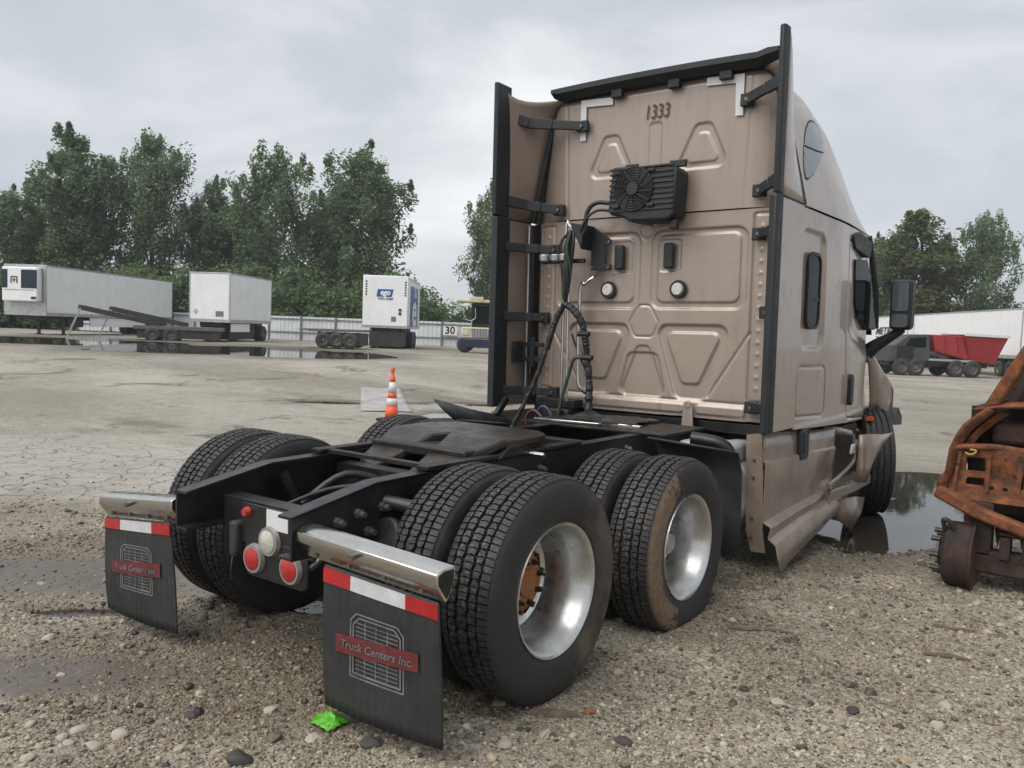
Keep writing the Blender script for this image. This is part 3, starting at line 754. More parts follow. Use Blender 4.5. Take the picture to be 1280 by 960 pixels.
def wall_upper():
    us = np.linspace(-1, 1, 300); zs = np.concatenate([np.arange(2.577, 3.50, 0.008), np.linspace(3.50, 3.632, 16)])
    U, Z = np.meshgrid(us, zs)
    XM = np.array([[roof_x(2.97, z)-0.01] for z in zs]); X = U*XM; h = np.zeros_like(X)
    tO = [(0.37, 3.235), (0.50, 3.235), (0.65, 2.90), (0.21, 2.90)]
    tI = [(0.395, 3.165), (0.47, 3.165), (0.575, 2.945), (0.285, 2.945)]
    for m in (0, 1):
        g = (lambda p: mir(p, 0.032)) if m else (lambda p: p)
        h += recess(sdf(X, Z, g(tO), 0.06), 0.014, 0.024); h += -recess(sdf(X, Z, g(tI), 0.035), 0.010, 0.02)
        h += groove(np.abs((0.0-X) if m else X)*0+(((-X) if m else X) - (0.775+0.04*(Z-2.6))), 0.006, 0.008)
    h += recess(sdf(X, Z, [(-0.025, 3.29), (0.085, 3.29), (0.085, 2.90), (-0.025, 2.90)], 0.03), 0.010, 0.016)
    Y = BW - 0.01 - h + 0.22*np.clip((np.abs(X)-0.76)/0.44, 0, 1)**1.8
    Y = Y + 0.05*sstep(3.52, 3.62, Z)
    return relief_mesh('upper_back_panel', X, Y, Z, m_tan, T)
upper_back = wall_upper()

# ---- cab shell (lower sleeper and doors) with grooves and recesses in the side
def side_panel(sgn):
    ys = np.arange(2.985, 5.1501, 0.008); u = np.linspace(0, 1, 200)
    Yg, U = np.meshgrid(ys, u)
    zb = np.array([zb_of(y) for y in ys])[None, :]; Z = zb + (SEAM-0.008-zb)*U
    W = np.array([w_of(y) for y in ys])[None, :]
    h = np.zeros_like(Yg)
    d = sdf(Yg, Z, [(2.99+0.03, 2.42), (3.54, 2.42), (3.58, 1.56), (3.05, 1.56)], 0.09)
    h += recess(d, 0.024, 0.05)
    d = sdf(Yg, Z, [(2.985+0.02, 1.425), (3.665, 1.415), (3.70, 1.03), (3.02, 1.055)], 0.07); h += groove(d, 0.012, 0.009)
    door = [(4.22, 2.46), (4.95, 2.46), (5.40, 1.7), (5.40, 0.90), (4.36, 0.955), (4.22, 1.6)]
    d = sdf(Yg, Z, door, 0.05); h += groove(d, 0.012, 0.009)
    # belt crease of the door
    h += 0.012*sstep(1.60, 1.5, Z - 0.25*np.maximum(0, 4.9-Yg)) * sstep(4.2, 4.4, Yg)
    h += 0.008*sstep(1.02, 0.96, Z)
    bulge = 0.010*np.sin((Z-1.0)/1.57*math.pi)
    n = fbm(Yg*1.3+9*sgn, Z*1.3, 5, 3)*0.014
    X = sgn*(W + bulge + h + n - 0.01)
    X = X - sgn*0.03*sstep(2.50, 2.575, Z)*0
    o = relief_mesh('cab_side', X, Yg, Z, m_tan, T)
    return o
for s in (1, -1): side_panel(s)
# roof fairing
rows = []
for y in np.concatenate([np.linspace(2.985, 4.0, 14), np.linspace(4.1, 5.3, 18)]):
    r = []
    zt = t_of(y)
    zs = list(np.linspace(SEAM+0.006, SEAM+(zt-SEAM)*0.8, 14)) + [SEAM+(zt-SEAM)*q for q in (0.86, 0.91, 0.945, 0.97, 0.985, 0.995, 0.9995)]
    for z in zs: r.append((roof_x(y, z), y, z))
    r.append((0.0, y, zt + 0.02))
    rows.append(r + [(-p[0], p[1], p[2]) for p in r[-2::-1]])
mb = MB(); mb.grid(rows)
roof = mb.build('roof_fairing', m_tan, T, smooth=55)
# inner body that closes the shell
mb = MB()
mb.box(-1.12, 1.12, 3.0, 5.0, 1.0, 2.56)
mb.box(-0.80, 0.80, 3.05, 4.0, 2.55, 3.3)
mb.build('inner_body', m_grime, T)
mb = MB(); mb.box(-1.10, 1.10, 2.96, 5.6, 0.90, 0.985); mb.build('floor_pan', m_frame, T, bevel=0.01)

# windscreen, cowl and hood
mb = MB(); mb.grid([[(x*1.0, 5.30-0.10*abs(x)**2, 2.60-0.04*abs(x)) for x in np.linspace(-1.05, 1.05, 11)], [(x, 5.85-0.35*abs(x)**2, 1.68) for x in np.linspace(-1.08, 1.08, 11)]])
mb.build('windscreen', m_glass, T, smooth=60, solid=0.01)
rows = []
for y, hw, zt in ((5.15, 1.02, 1.60), (5.5, 0.96, 1.56), (6.0, 0.86, 1.46), (6.5, 0.78, 1.32), (6.85, 0.70, 1.15), (7.0, 0.6, 0.95), (7.02, 0.56, 0.6)):
    r = []
    for k in range(19):
        t = math.pi*k/18; c = math.cos(t); sn = math.sin(t)
        r.append((hw*math.copysign(abs(c)**0.5, c), y, 0.78 + (zt-0.78)*abs(sn)**0.45))
    rows.append(r)
mb = MB(); mb.grid(rows); mb.build('hood', m_tan, T, smooth=60, solid=0.012)

# ---- right side details
def on_side(y, z, off=0.0): return (w_of(y)+off, y, z)
# sleeper window: frame ring and pane
fr = rrect(3.145, 3.44, 1.70, 2.27, 0.09); fi = rrect(3.168, 3.418, 1.724, 2.246, 0.07)
mb = MB(); n = len(fr)
v = [(1.192, a, b) for a, b in fr] + [(1.206, a, b) for a, b in fr] + [(1.206, a, b) for a, b in fi] + [(1.185, a, b) for a, b in fi]
f = []
for k in range(n):
    k2 = (k+1) % n
    f += [(k, k2, n+k2, n+k), (n+k, n+k2, 2*n+k2, 2*n+k), (2*n+k, 2*n+k2, 3*n+k2, 3*n+k)]
mb.add(v, f)
win = mb.build('sleeper_window', m_plastic, T, smooth=50)
MB().prism(rrect(3.16, 3.425, 1.716, 2.254, 0.07), 'X', 1.183, 1.198).build('pane', m_glass, win)
MB().box(1.190, 1.204, 3.165, 3.42, 1.915, 1.935).build('window_bar', m_plastic, win)
# upper roof window
def roof_patch(poly, name, mat_, parent, off=0.004, thick=0.006):
    mb = MB(); cy = sum(p[0] for p in poly)/len(poly); cz = sum(p[1] for p in poly)/len(poly)
    n = len(poly)
    P = lambda q, o: (roof_x(q[0], q[1])+o, q[0], q[1])
    rings = [[(cy+(q[0]-cy)*s, cz+(q[1]-cz)*s) for q in poly] for s in (1.0, 0.7, 0.35)]
    v = [P(q, off) for R in rings for q in R] + [P((cy, cz), off)] + [P(q, off-thick*3) for q in rings[0]]
    f = []
    for r in range(2):
        for k in range(n): f.append((r*n+k, r*n+(k+1) % n, (r+1)*n+(k+1) % n, (r+1)*n+k))
    for k in range(n):
        f.append((2*n+k, 2*n+(k+1) % n, 3*n)); f.append((k, (k+1) % n, 3*n+1+(k+1) % n, 3*n+1+k))
    mb.add(v, f); return mb.build(name, mat_, parent, smooth=50)
tri = [(3.25, 3.06), (3.30, 3.13), (3.37, 3.20), (3.47, 3.27), (3.56, 3.30), (3.65, 3.31), (3.74, 3.30), (3.81, 3.26), (3.80, 3.19), (3.72, 3.10), (3.60, 3.01), (3.36, 2.87), (3.19, 2.80), (3.13, 2.80), (3.14, 2.88), (3.18, 2.96)]
rw = roof_patch([(3.45+(a-3.45)*1.06, 3.05+(b-3.05)*1.07) for a, b in tri], 'roof_window', m_plastic, T, 0.001)
roof_patch(tri, 'pane', m_glass_lt, rw, 0.006)
mb = MB(); mb.tube([(roof_x(y, z)+0.008, y, z) for y, z in ((3.24, 3.05), (3.40, 3.06), (3.56, 3.07), (3.72, 3.09))], 0.006, 6); mb.build('window_bar', m_plastic, rw)
# door glass, drip rail, handle
dw = [(4.40, 2.30), (4.78, 2.32), (5.16, 1.74), (4.98, 1.73), (4.55, 1.83), (4.44, 1.95)]
mb = MB(); mb.prism([(4.76+(a-4.76)*1.05, 2.03+(b-2.03)*1.04) for a, b in dw], 'X', 1.06, 1.176)
door = mb.build('door', m_plastic, T)
MB().prism(dw, 'X', 1.10, 1.186).build('pane', m_glass, door)
MB().prism(rrect(4.345, 4.43, 1.07, 1.335, 0.035), 'X', 1.17, 1.218).build('handle', m_plastic, door, bevel=0.01)
mb = MB(); mb.prism([(4.28, 2.50), (4.5, 2.55), (4.86, 2.50), (4.84, 2.36), (4.62, 2.37), (4.36, 2.40)], 'X', 1.12, 1.192); mb.build('drip_rail', m_plastic, door, bevel=0.008)
mb = MB(); mb.tube([(1.17, 4.82, 2.54), (1.18, 4.98, 2.3), (1.185, 5.12, 2.0), (1.18, 5.2, 1.74)], [0.035, 0.03, 0.03, 0.025], 8, 4, 0.5); mb.build('visor_edge', m_plastic, door, smooth=60)
MB().box(1.14, 1.19, 5.18, 5.26, 0.875, 0.91).build('marker_lamp', m_orange, door)
# mirror
mb = MB(); mb.prism(rrect(1.285, 1.475, 1.73, 2.19, 0.045), 'Y', 5.20, 5.34)
mir_ = mb.build('mirror', m_plastic, T, bevel=0.02)
MB().prism(rrect(1.305, 1.445, 1.90, 2.165, 0.03), 'Y', 5.192, 5.199).build('mirror_glass', m_glass_lt, mir_)
MB().prism(rrect(1.305, 1.445, 1.755, 1.875, 0.03), 'Y', 5.192, 5.199).build('mirror_glass', m_glass_lt, mir_)
mb = MB(); mb.tube([(1.09, 5.30, 1.52), (1.16, 5.30, 1.58), (1.28, 5.29, 1.66), (1.39, 5.28, 1.74)], [0.075, 0.06, 0.045, 0.04], 10, 4); mb.build('mirror_arm', m_plastic, mir_, smooth=60)

# broken front fender pieces and valance
mb = MB(); mb.grid([[(1.10, 5.24, 1.52), (1.11, 5.28, 1.40), (1.12, 5.32, 1.20), (1.12, 5.36, 1.05), (1.10, 5.38, 0.90)],
                    [(1.12, 5.36, 1.50), (1.16, 5.42, 1.38), (1.15, 5.55, 1.20), (1.17, 5.66, 1.05), (1.13, 5.70, 0.92)],
                    [(1.11, 5.46, 1.46), (1.14, 5.60, 1.36), (1.19, 5.82, 1.20), (1.15, 6.02, 1.04), (1.14, 6.0, 0.92)],
                    [(1.10, 5.52, 1.44), (1.11, 5.70, 1.34), (1.14, 6.0, 1.17), (1.12, 6.18, 1.02), (1.10, 6.1, 0.93)]])
mb.build('torn_fender', m_tan_dirty, T, smooth=30, solid=0.012)
MB().prism([(5.5, 0.80), (6.72, 0.72), (6.72, 0.82), (6.55, 0.92), (6.50, 0.86), (6.28, 0.90), (6.28, 1.12), (6.05, 1.24), (6.0, 0.92), (5.5, 0.86)], 'X', 1.02, 1.12).build('bumper_valance', m_plastic, T, bevel=0.012)
mb = MB(); mb.grid([[(1.28, 4.42, 0.82), (1.34, 4.52, 0.825), (1.37, 4.80, 0.80), (1.38, 5.08, 0.79), (1.385, 5.16, 0.79)],
                    [(1.28, 4.42, 0.69), (1.35, 4.48, 0.69), (1.37, 4.66, 0.69), (1.375, 4.80, 0.70), (1.36, 4.84, 0.70)],
                    [(1.28, 4.40, 0.55), (1.35, 4.42, 0.55), (1.365, 4.50, 0.55), (1.36, 4.58, 0.56), (1.34, 4.60, 0.56)],
                    [(1.28, 4.36, 0.42), (1.34, 4.37, 0.42), (1.355, 4.42, 0.42), (1.35, 4.46, 0.42), (1.33, 4.47, 0.42)]])
mb.build('fender_liner', m_tan_dirty, T, smooth=80, solid=0.008)

# side skirt
ys = np.linspace(2.47, 4.10, 44); prof = [(0.0, 0.985), (0.004, 0.88), (0.006, 0.800), (0.026, 0.785), (0.028, 0.775), (0.022, 0.62), (0.020, 0.46), (0.022, 0.375), (0.075, 0.350), (0.078, 0.34), (0.062, 0.28), (0.064, 0.265), (0.11, 0.235), (0.114, 0.225), (0.130, 0.15), (0.150, 0.06)]
rows = []
for (dx, z) in prof:
    r = []
    for y in ys:
        t = (y-2.47)/1.63
        zz = z - 0.10*t*max(0, (z-0.5))/0.5 + 0.20*t*max(0, 0.5-z)/0.44
        dent = 0.035*math.exp(-((y-3.85)/0.22)**2-((z-0.5)/0.16)**2) + 0.03*float(fbm(np.array([y*2.0]), np.array([z*2.0+3]), 33, 3)[0])
        bend = 0.03*max(0, 1-(y-2.47)/0.22)
        r.append((1.165 + dx*(1-0.3*t) - dent + bend*0.3, y, zz))
    rows.append(r)
mb = MB(); mb.grid(rows)
skirt = mb.build('side_skirt', m_tan_dirty, T, smooth=18, solid=0.008)
mb = MB(); mb.grid([[(1.055, 2.47, 0.965), (1.168, 2.455, 0.985)], [(1.065, 2.47, 0.6), (1.19, 2.455, 0.6)], [(1.08, 2.47, 0.30), (1.20, 2.455, 0.32)], [(1.12, 2.47, 0.165), (1.225, 2.455, 0.175)]])
fl = mb.build('skirt_flange', m_tan_dirty, skirt, solid=0.006)
for z in (0.80, 0.68, 0.40, 0.27):
    mb = MB(); mb.cyl((1.118, 2.464, z), (1.118, 2.446, z), 0.014, 0.009, 10); mb.build('screw', m_bolt, skirt)
MB().prism(rrect(3.17, 3.36, 0.72, 0.955, 0.04), 'X', 1.155, 1.20).build('latch', m_plastic, skirt, bevel=0.012)
MB().prism(rrect(3.22, 3.31, 0.77, 0.93, 0.03), 'X', 1.198, 1.206).build('latch_pull', m_rubber, skirt, bevel=0.004)
# torn step assembly
mb = MB()
mb.grid([[(1.10, 4.0, 0.92), (1.16, 4.15, 0.90), (1.22, 4.42, 0.85)], [(1.10, 4.02, 0.86), (1.17, 4.2, 0.83), (1.235, 4.40, 0.80)]])
mb.tube([(1.23, 4.42, 0.82), (1.25, 4.42, 0.70), (1.25, 4.40, 0.60), (1.25, 4.25, 0.55), (1.25, 3.95, 0.50), (1.25, 3.72, 0.47), (1.25, 3.78, 0.42), (1.25, 3.74, 0.28), (1.25, 3.69, 0.25)], 0.014, 6, 3)
step = mb.build('step', m_tan_dirty, T, smooth=50, solid=0.006)
MB().prism([(1.02, 3.80), (1.27, 3.76), (1.30, 4.25), (1.29, 4.85), (1.05, 4.85)], 'Z', 0.345, 0.425).build('step_plate', m_tan_dirty, step, bevel=0.008)
for k in range(6): MB().box(1.06, 1.26, 3.9+k*0.15, 3.94+k*0.15, 0.425, 0.432).build('step_tread', m_alu, step)
mb = MB()
for k in range(4): mb.bar((1.25, 4.30+k*0.035, 0.66), (1.25, 4.34+k*0.035, 0.74), 0.02, 0.02)
mb.build('step_bracket', m_alu_dull, step, bevel=0.004)
mb = MB(); mb.grid([[(1.05, 3.9, 0.33), (1.24, 3.85, 0.33), (1.30, 4.35, 0.30), (1.28, 4.7, 0.24)], [(1.05, 4.0, 0.16), (1.27, 4.0, 0.14), (1.33, 4.12, 0.05), (1.31, 4.5, 0.14)]])
mb.build('lower_step_panel', m_tan_dirty, step, smooth=80, solid=0.008)
MB().box(0.6, 1.13, 3.95, 4.9, 0.43, 0.88).build('step_gap_shade', m_grime, step)  # solid black block stands in for the shaded gap behind the step

# fuel tank and battery box behind the skirt
mb = MB(); mb.cyl((0.80, 2.50, 0.56), (0.80, 4.0, 0.56), 0.30, n=36); tk = mb.build('fuel_tank', m_tank, T, smooth=40, bevel=0.03)
for y in (2.75, 3.4): 
    mb = MB(); mb.cyl((0.80, y, 0.56), (0.80, y+0.06, 0.56), 0.306, n=36); mb.build('tank_strap', m_alu, tk, smooth=40)
MB().box(0.62, 1.02, 2.30, 2.62, 0.76, 0.90).build('battery_box', m_tank, T, bevel=0.03)
mb = MB(); mb.tube([(0.75, 2.25, 0.93), (0.95, 2.3, 0.90), (1.0, 2.35, 0.80), (1.0, 2.4, 0.66)], 0.045, 10, 4); mb.build('tank_bracket', m_frame, T, smooth=60)
mb = MB(); mb.grid([[(0.62, 1.86, 0.955), (1.20, 1.86, 0.925)], [(0.62, 1.98, 0.93), (1.20, 1.98, 0.90)], [(0.62, 2.04, 0.78), (1.20, 2.04, 0.77)], [(0.62, 2.06, 0.5), (1.20, 2.06, 0.5)], [(0.62, 2.05, 0.22), (1.20, 2.05, 0.22)]])
mb.build('quarter_fender', m_flap, T, smooth=50, solid=0.014)
mb = MB(); mb.grid([[(-0.62, 1.86, 0.94), (-1.20, 1.86, 0.925)], [(-0.62, 1.98, 0.93), (-1.20, 1.98, 0.90)], [(-0.62, 2.06, 0.5), (-1.20, 2.06, 0.5)], [(-0.62, 2.05, 0.22), (-1.20, 2.05, 0.22)]])
mb.build('quarter_fender', m_flap, T, smooth=50, solid=0.014)
# left side skirt, plain wedge of bent fairing above it
MB().prism([(2.47, 0.95), (4.1, 0.92), (4.1, 0.3), (2.47, 0.2)], 'X', -1.2, -1.16).build('side_skirt', m_tan_dirty, T, bevel=0.01)
mb = MB(); mb.grid([[(-1.13, 1.69, 1.09), (-1.12, 2.1, 0.99), (-1.11, 2.56, 0.90)], [(-1.06, 1.74, 1.00), (-1.05, 2.1, 0.92), (-1.04, 2.55, 0.86)], [(-1.04, 1.85, 0.92), (-1.03, 2.1, 0.87), (-1.02, 2.54, 0.84)]])
mb.build('bent_deck_fairing', m_plastic, T, smooth=40, solid=0.012)
MB().bar((-1.10, 2.42, 0.92), (-1.10, 2.56, 1.06), 0.04, 0.05).build('fairing_bracket', m_frame, T)

# ---- side extenders
def extender(s):
    mb = MB()
    # lower panel
    mb.box(min(s*1.19, s*1.212), max(s*1.19, s*1.212), 2.52, 2.965, 0.985, 2.57)
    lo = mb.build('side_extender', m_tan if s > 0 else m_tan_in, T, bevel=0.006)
    # upper flared panel
    rows = []
    zs = list(np.linspace(2.585, 3.30, 9)) + [3.38, 3.45, 3.51, 3.56, 3.60]
    for i, z in enumerate(zs):
        zr = 2.585 + (z-2.585)*1.0
        xr = roof_x(2.97, z)
        ze = 2.585 + (z-2.585)*(3.655-2.585)/(3.60-2.585)
        a = Vector((s*1.205, 2.50, ze)); b = Vector((s*(xr+0.003), 2.975, z))
        r = []
        for k in range(9):
            t = k/8; p = a.lerp(b, t); p.x = s*(1.205 + (xr+0.003-1.205)*t**2.0)
            p.z -= 0.06*math.sin(math.pi*t)*max(0, (z-3.3)/0.3)
            r.append(tuple(p))
        rows.append(r)
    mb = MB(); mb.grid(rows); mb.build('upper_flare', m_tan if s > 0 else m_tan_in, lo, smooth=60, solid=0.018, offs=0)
    # rubber edge, lower and upper lengths
    X = (s*1.215, s*1.15)
    mb = MB(); mb.prism([(X[0], 2.66 if s < 0 else 2.53), (X[0], 2.44), (X[0]-s*0.018, 2.425), (X[1], 2.44), (X[1]+s*0.01, 2.50), (X[0]-s*0.03, 2.66 if s < 0 else 2.53)], 'Z', 0.985, 2.575)
    mb.build('rubber_edge', m_rubber, lo, bevel=0.006)
    mb = MB(); mb.prism([(X[0], 2.64 if s < 0 else 2.52), (X[0], 2.44), (X[0]-s*0.018, 2.425), (X[1]+s*0.02, 2.44), (X[1]+s*0.025, 2.50), (X[0]-s*0.03, 2.64 if s < 0 else 2.52)], 'Z', 2.59, 3.67)
    mb.build('rubber_edge', m_rubber, lo, bevel=0.006)
    # brackets to the rear wall
    if s < 0: B = [(3.43, 3.33, -0.62, 2.70), (2.73, 2.66, -0.83, 2.62), (2.345, 2.325, -0.86, 2.60), (1.755, 1.75, -0.96, 2.60), (1.12, 1.115, -0.84, 2.61)]
    else: B = [(3.46, 3.345, 0.79, 2.62), (2.78, 2.685, 0.91, 2.62), (2.40, 2.375, 0.92, 2.62), (1.83, 1.81, 1.0, 2.62), (1.13, 1.115, 0.92, 2.62)]
    for (ze, zw, xw, ye) in B:
        big = zw > 2.6
        xe = s*1.185
        mb = MB()
        p0 = Vector((xe, ye, ze)); p1 = Vector((xe-s*0.10, 2.76, (ze*0.6+zw*0.4))); p2 = Vector((xw, 2.865, zw)); p15 = p1.lerp(p2, 0.45)
        hgt = 0.085 if big else 0.075
        mb.bar(p0, p1, 0.03, hgt); mb.bar(p1, p15, 0.03, hgt); mb.bar(p15, p2, 0.028, hgt*0.9)
        mb.box(p2.x-0.05, p2.x+0.05, 2.86, 2.90, p2.z-0.045, p2.z+0.045)
        b = mb.build('bracket', m_plastic, lo, bevel=0.006)
        mb = MB(); mb.cyl((xw, 2.858, zw), (xw, 2.845, zw), 0.014, n=10); mb.build('bolt', m_bolt, b)
    if s < 0:
        mb = MB()
        for z in (1.515, 1.39): mb.box(-1.15, -0.91, 2.80, 2.83, z-0.02, z+0.02)
        mb.box(-1.04, -1.0, 2.79, 2.82, 1.33, 1.58); mb.box(-1.16, -1.13, 2.70, 2.83, 1.36, 1.54)
        mb.build('hinge_bracket', m_plastic, lo, bevel=0.004)
        mb = MB(); mb.tube([(-1.155, 2.90, 2.55), (-1.155, 2.90, 1.0)], 0.014, 8); mb.build('hinge_rod', m_alu_dull, lo, smooth=60)
        mb = MB(); mb.tube([(-1.13, 2.90, 2.55), (-1.13, 2.90, 1.0)], 0.012, 8); mb.build('seal', m_rubber, lo, smooth=60)
    return lo
for s in (1, -1): extender(s)
mb = MB(); mb.box(-1.17, 1.17, 3.0, 3.05, 0.99, 2.57); mb.build('rear_frame', m_grime, T)
for s in (1, -1):
    mb = MB(); mb.tube([(s*(roof_x(2.97, z)-0.012), 2.99, z) for z in np.linspace(2.58, 3.60, 24)], 0.030, 8); mb.build('corner_seal', m_rubber, T, smooth=60)
    mb = MB(); mb.box(min(s*1.197, s*1.207), max(s*1.197, s*1.207), 2.45, 2.98, 2.55, 2.605); mb.build('seam_strip', m_rubber, T)

# roof edge trim with tabs
rows = []
for x in np.linspace(-0.90, 1.03, 26):
    a = 3.672 - 0.018*abs(x)**2 + (0.02 if x > 0.9 else 0); th = 0.095 if -0.86 < x < 0.97 else 0.07
    rows.append([(x, 2.86, a-th), (x, 2.80, a-th*0.55), (x, 2.80, a-0.01), (x, 2.86, a), (x, 3.06, a+0.005), (x, 3.06, a-th), (x, 2.86, a-th)])
mb = MB(); mb.grid(rows); trim = mb.build('roof_edge_trim', m_rubber, T, smooth=40)
for x in (-0.30, 0.20, 0.62):
    MB().box(x-0.05, x+0.05, 2.855, 2.905, 3.515, 3.585).build('trim_tab', m_plastic, trim, bevel=0.006)

# ---- rear wall fittings
for x in (0.195, -0.245):
    MB().prism(rrect(x-0.042, x+0.042, 2.145, 2.345, 0.02), 'Y', 2.885, 2.925).build('vent', m_plastic, back_panel, bevel=0.012)
for x in (0.28, -0.345):
    mb = MB(); mb.cyl((x, 2.915, 1.985), (x, 2.895, 1.985), 0.072, 0.066, 28); lp = mb.build('round_lamp', m_plastic, back_panel, smooth=40)
    mb = MB(); mb.cyl((x, 2.896, 1.985), (x, 2.882, 1.985), 0.05, 0.042, 24); mb.build('lens', m_lampw, lp, smooth=40)
mb = MB(); mb.cyl((0.41, 2.90, 1.10), (0.41, 2.88, 1.10), 0.03, n=14); mb.prism([(0.375, 1.10), (0.445, 1.10), (0.465, 0.90), (0.36, 0.90)], 'Y', 2.885, 2.90); mb.build('latch_bracket', m_tan, back_panel, bevel=0.005)
place_text(T_1333, (0.042, 2.908, 3.365), (1, 0, 0), (0, 0, 1), 'number', m_number, upper_back, 0.72)
def strip(name, pts, mat_, par, y=2.902):
    mb = MB(); mb.prism(pts, 'Y', y, y+0.004); return mb.build(name, mat_, par)
strip('tape', [(-0.66, 3.22), (-0.605, 3.215), (-0.605, 3.49), (-0.355, 3.475), (-0.355, 3.535), (-0.66, 3.55)], m_tape, upper_back)
strip('tape', [(0.455, 3.50), (0.685, 3.485), (0.69, 3.25), (0.75, 3.245), (0.75, 3.545), (0.455, 3.56)], m_tape, upper_back)

# air conditioner condenser
mb = MB(); mb.prism([(-0.22, 2.93), (0.30, 2.90), (0.345, 2.86), (0.325, 2.53), (0.27, 2.49), (-0.06, 2.50), (-0.13, 2.545), (-0.235, 2.56), (-0.25, 2.60)], 'Y', 2.70, 2.90)
ac = mb.build('condenser', m_plastic, T, bevel=0.022, seg=3)
for k in range(9):
    z = 2.575+k*0.04; mb = MB(); mb.box(-0.235, 0.315, 2.692, 2.705, z, z+0.018); mb.build('cooling_rib', m_plastic, ac, bevel=0.004)
mb = MB()
c = Vector((-0.02, 0, 2.745))
for r in np.linspace(0.05, 0.165, 7):
    mb.tube([(c.x+r*math.cos(t), 2.684, c.z+r*math.sin(t)) for t in np.linspace(0, 2*math.pi, 33)], 0.0035, 5)
for k in range(14):
    t = 2*math.pi*k/14; mb.tube([(c.x+0.05*math.cos(t), 2.68, c.z+0.05*math.sin(t)), (c.x+0.168*math.cos(t+0.3), 2.68, c.z+0.168*math.sin(t+0.3))], 0.0035, 5)
mb.build('fan_grille', m_plastic, ac)
mb = MB(); mb.cyl((c.x, 2.688, c.z), (c.x, 2.6895, c.z), 0.17, n=36); mb.build('fan_opening', m_grime, ac)
mb = MB(); mb.cyl((c.x, 2.684, c.z), (c.x, 2.668, c.z), 0.052, 0.048, 24); mb.build('fan_hub', m_rubber, ac, smooth=40)
for dx, dz in ((-0.15, 0.13), (0.15, 0.13), (-0.15, -0.13), (0.15, -0.13)):
    MB().box(c.x+dx-0.03, c.x+dx+0.03, 2.678, 2.695, c.z+dz-0.013, c.z+dz+0.013).build('grille_tab', m_plastic, ac, bevel=0.005)
MB().box(0.22, 0.36, 2.80, 2.83, 2.90, 2.955).build('mounting_lug', m_plastic, ac, bevel=0.008)
MB().box(0.27, 0.33, 2.74, 2.80, 2.43, 2.50).build('mounting_lug', m_plastic, ac, bevel=0.008)
MB().box(-0.16, -0.05, 2.80, 2.83, 2.91, 2.96).build('mounting_lug', m_plastic, ac, bevel=0.008)

# ---- pogo stick, hoses and gladhand bracket
mb = MB(); mb.prism([(-0.60, 2.50), (-0.47, 2.50), (-0.30, 2.385), (-0.31, 2.35), (-0.36, 2.35), (-0.36, 2.19), (-0.295, 2.19), (-0.295, 2.145), (-0.49, 2.145), (-0.49, 2.40)], 'Y', 2.86, 2.875)
bk = mb.build('hose_bracket', m_plastic, T, bevel=0.004)
mb = MB(); mb.prism([(-0.60, 2.52), (-0.47, 2.50), (-0.49, 2.30), (-0.53, 2.38)], 'Y', 2.70, 2.88); mb.build('bracket_arm', m_plastic, bk, bevel=0.006)
for x, z in ((-0.32, 2.37), (-0.32, 2.165), (-0.47, 2.165)):
    mb = MB(); mb.cyl((x, 2.858, z), (x, 2.848, z), 0.012, n=8); mb.build('bolt', m_bolt, bk)
mb = MB(); mb.box(-0.93, -0.50, 2.76, 2.80, 2.20, 2.235)
hg = mb.build('gladhand_rack', m_plastic, T, bevel=0.006)
for x in (-0.86, -0.75, -0.66):
    mb = MB(); mb.cyl((x, 2.72, 2.215), (x, 2.72, 2.27), 0.04, 0.045, 14); mb.build('gladhand', m_alu_dull, hg, smooth=40, bevel=0.006)
mb = MB()
mb.tube([(-0.50, 2.74, 2.48), (-0.62, 2.74, 2.49), (-0.665, 2.74, 2.42), (-0.665, 2.74, 1.06)], 0.013, 8, 4)
mb.tube([(-0.60, 2.72, 2.50), (-0.61, 2.72, 1.95), (-0.595, 2.72, 1.06)], 0.011, 8)
mb.build('pogo_post', m_steel, T, smooth=60)
mb = MB(); mb.tube([(-0.44, 2.88, 2.10), (-0.44, 2.82, 2.08), (-0.50, 2.80, 2.03), (-0.545, 2.80, 1.97), (-0.545, 2.80, 1.30), (-0.50, 2.80, 1.16), (-0.46, 2.88, 1.12)], 0.016, 10, 4); mb.build('grab_bar', m_steel, T, smooth=60)
for k in range(6):
    mb = MB(); a = k*1.05
    mb.tube([(-0.585+0.012*math.cos(a), 2.71+0.02*math.sin(a), 2.46), (-0.575-0.016*k*0.5+0.02*math.cos(a), 2.69+0.02*math.sin(a), 2.36-0.01*k), (-0.605+0.024*math.cos(a+1), 2.69+0.024*math.sin(a+1), 2.14), (-0.62+0.018*math.cos(a+2), 2.69+0.02*math.sin(a+2), 1.96), (-0.625, 2.70, 1.86)], [0.010, 0.014, 0.016, 0.013, 0.008], 7, 5)
    mb.build('coiled_hose', (m_hose, m_hose, m_hose_g)[k % 3], T, smooth=60)
def hose(pts, r, m, sm=6, name='air_hose', wrap=False):
    mb = MB()
    if wrap:      # taped bundle: lumpy radius along the run
        k = MB(); k.tube(pts, 0.01, 3, 14); C_ = [Vector(k.v[i]) for i in range(0, len(k.v), 3)]
        C_ = [(Vector(k.v[3*i])+Vector(k.v[3*i+1])+Vector(k.v[3*i+2]))/3 for i in range(len(k.v)//3)]
        rw_ = random.Random(5); r0 = r if isinstance(r, (list, tuple)) else [r]*2
        rr = list(np.interp(np.linspace(0, 1, len(C_)), np.linspace(0, 1, len(r0)), r0))
        C_ = [c+Vector((rw_.gauss(0, 0.002), rw_.gauss(0, 0.002), 0)) for c in C_]
        mb.tube(C_, [a*rw_.uniform(0.82, 1.15) for a in rr], 9)
        return mb.build(name, m, T, smooth=30)
    mb.tube(pts, r, 10, sm); return mb.build(name, m, T, smooth=60)
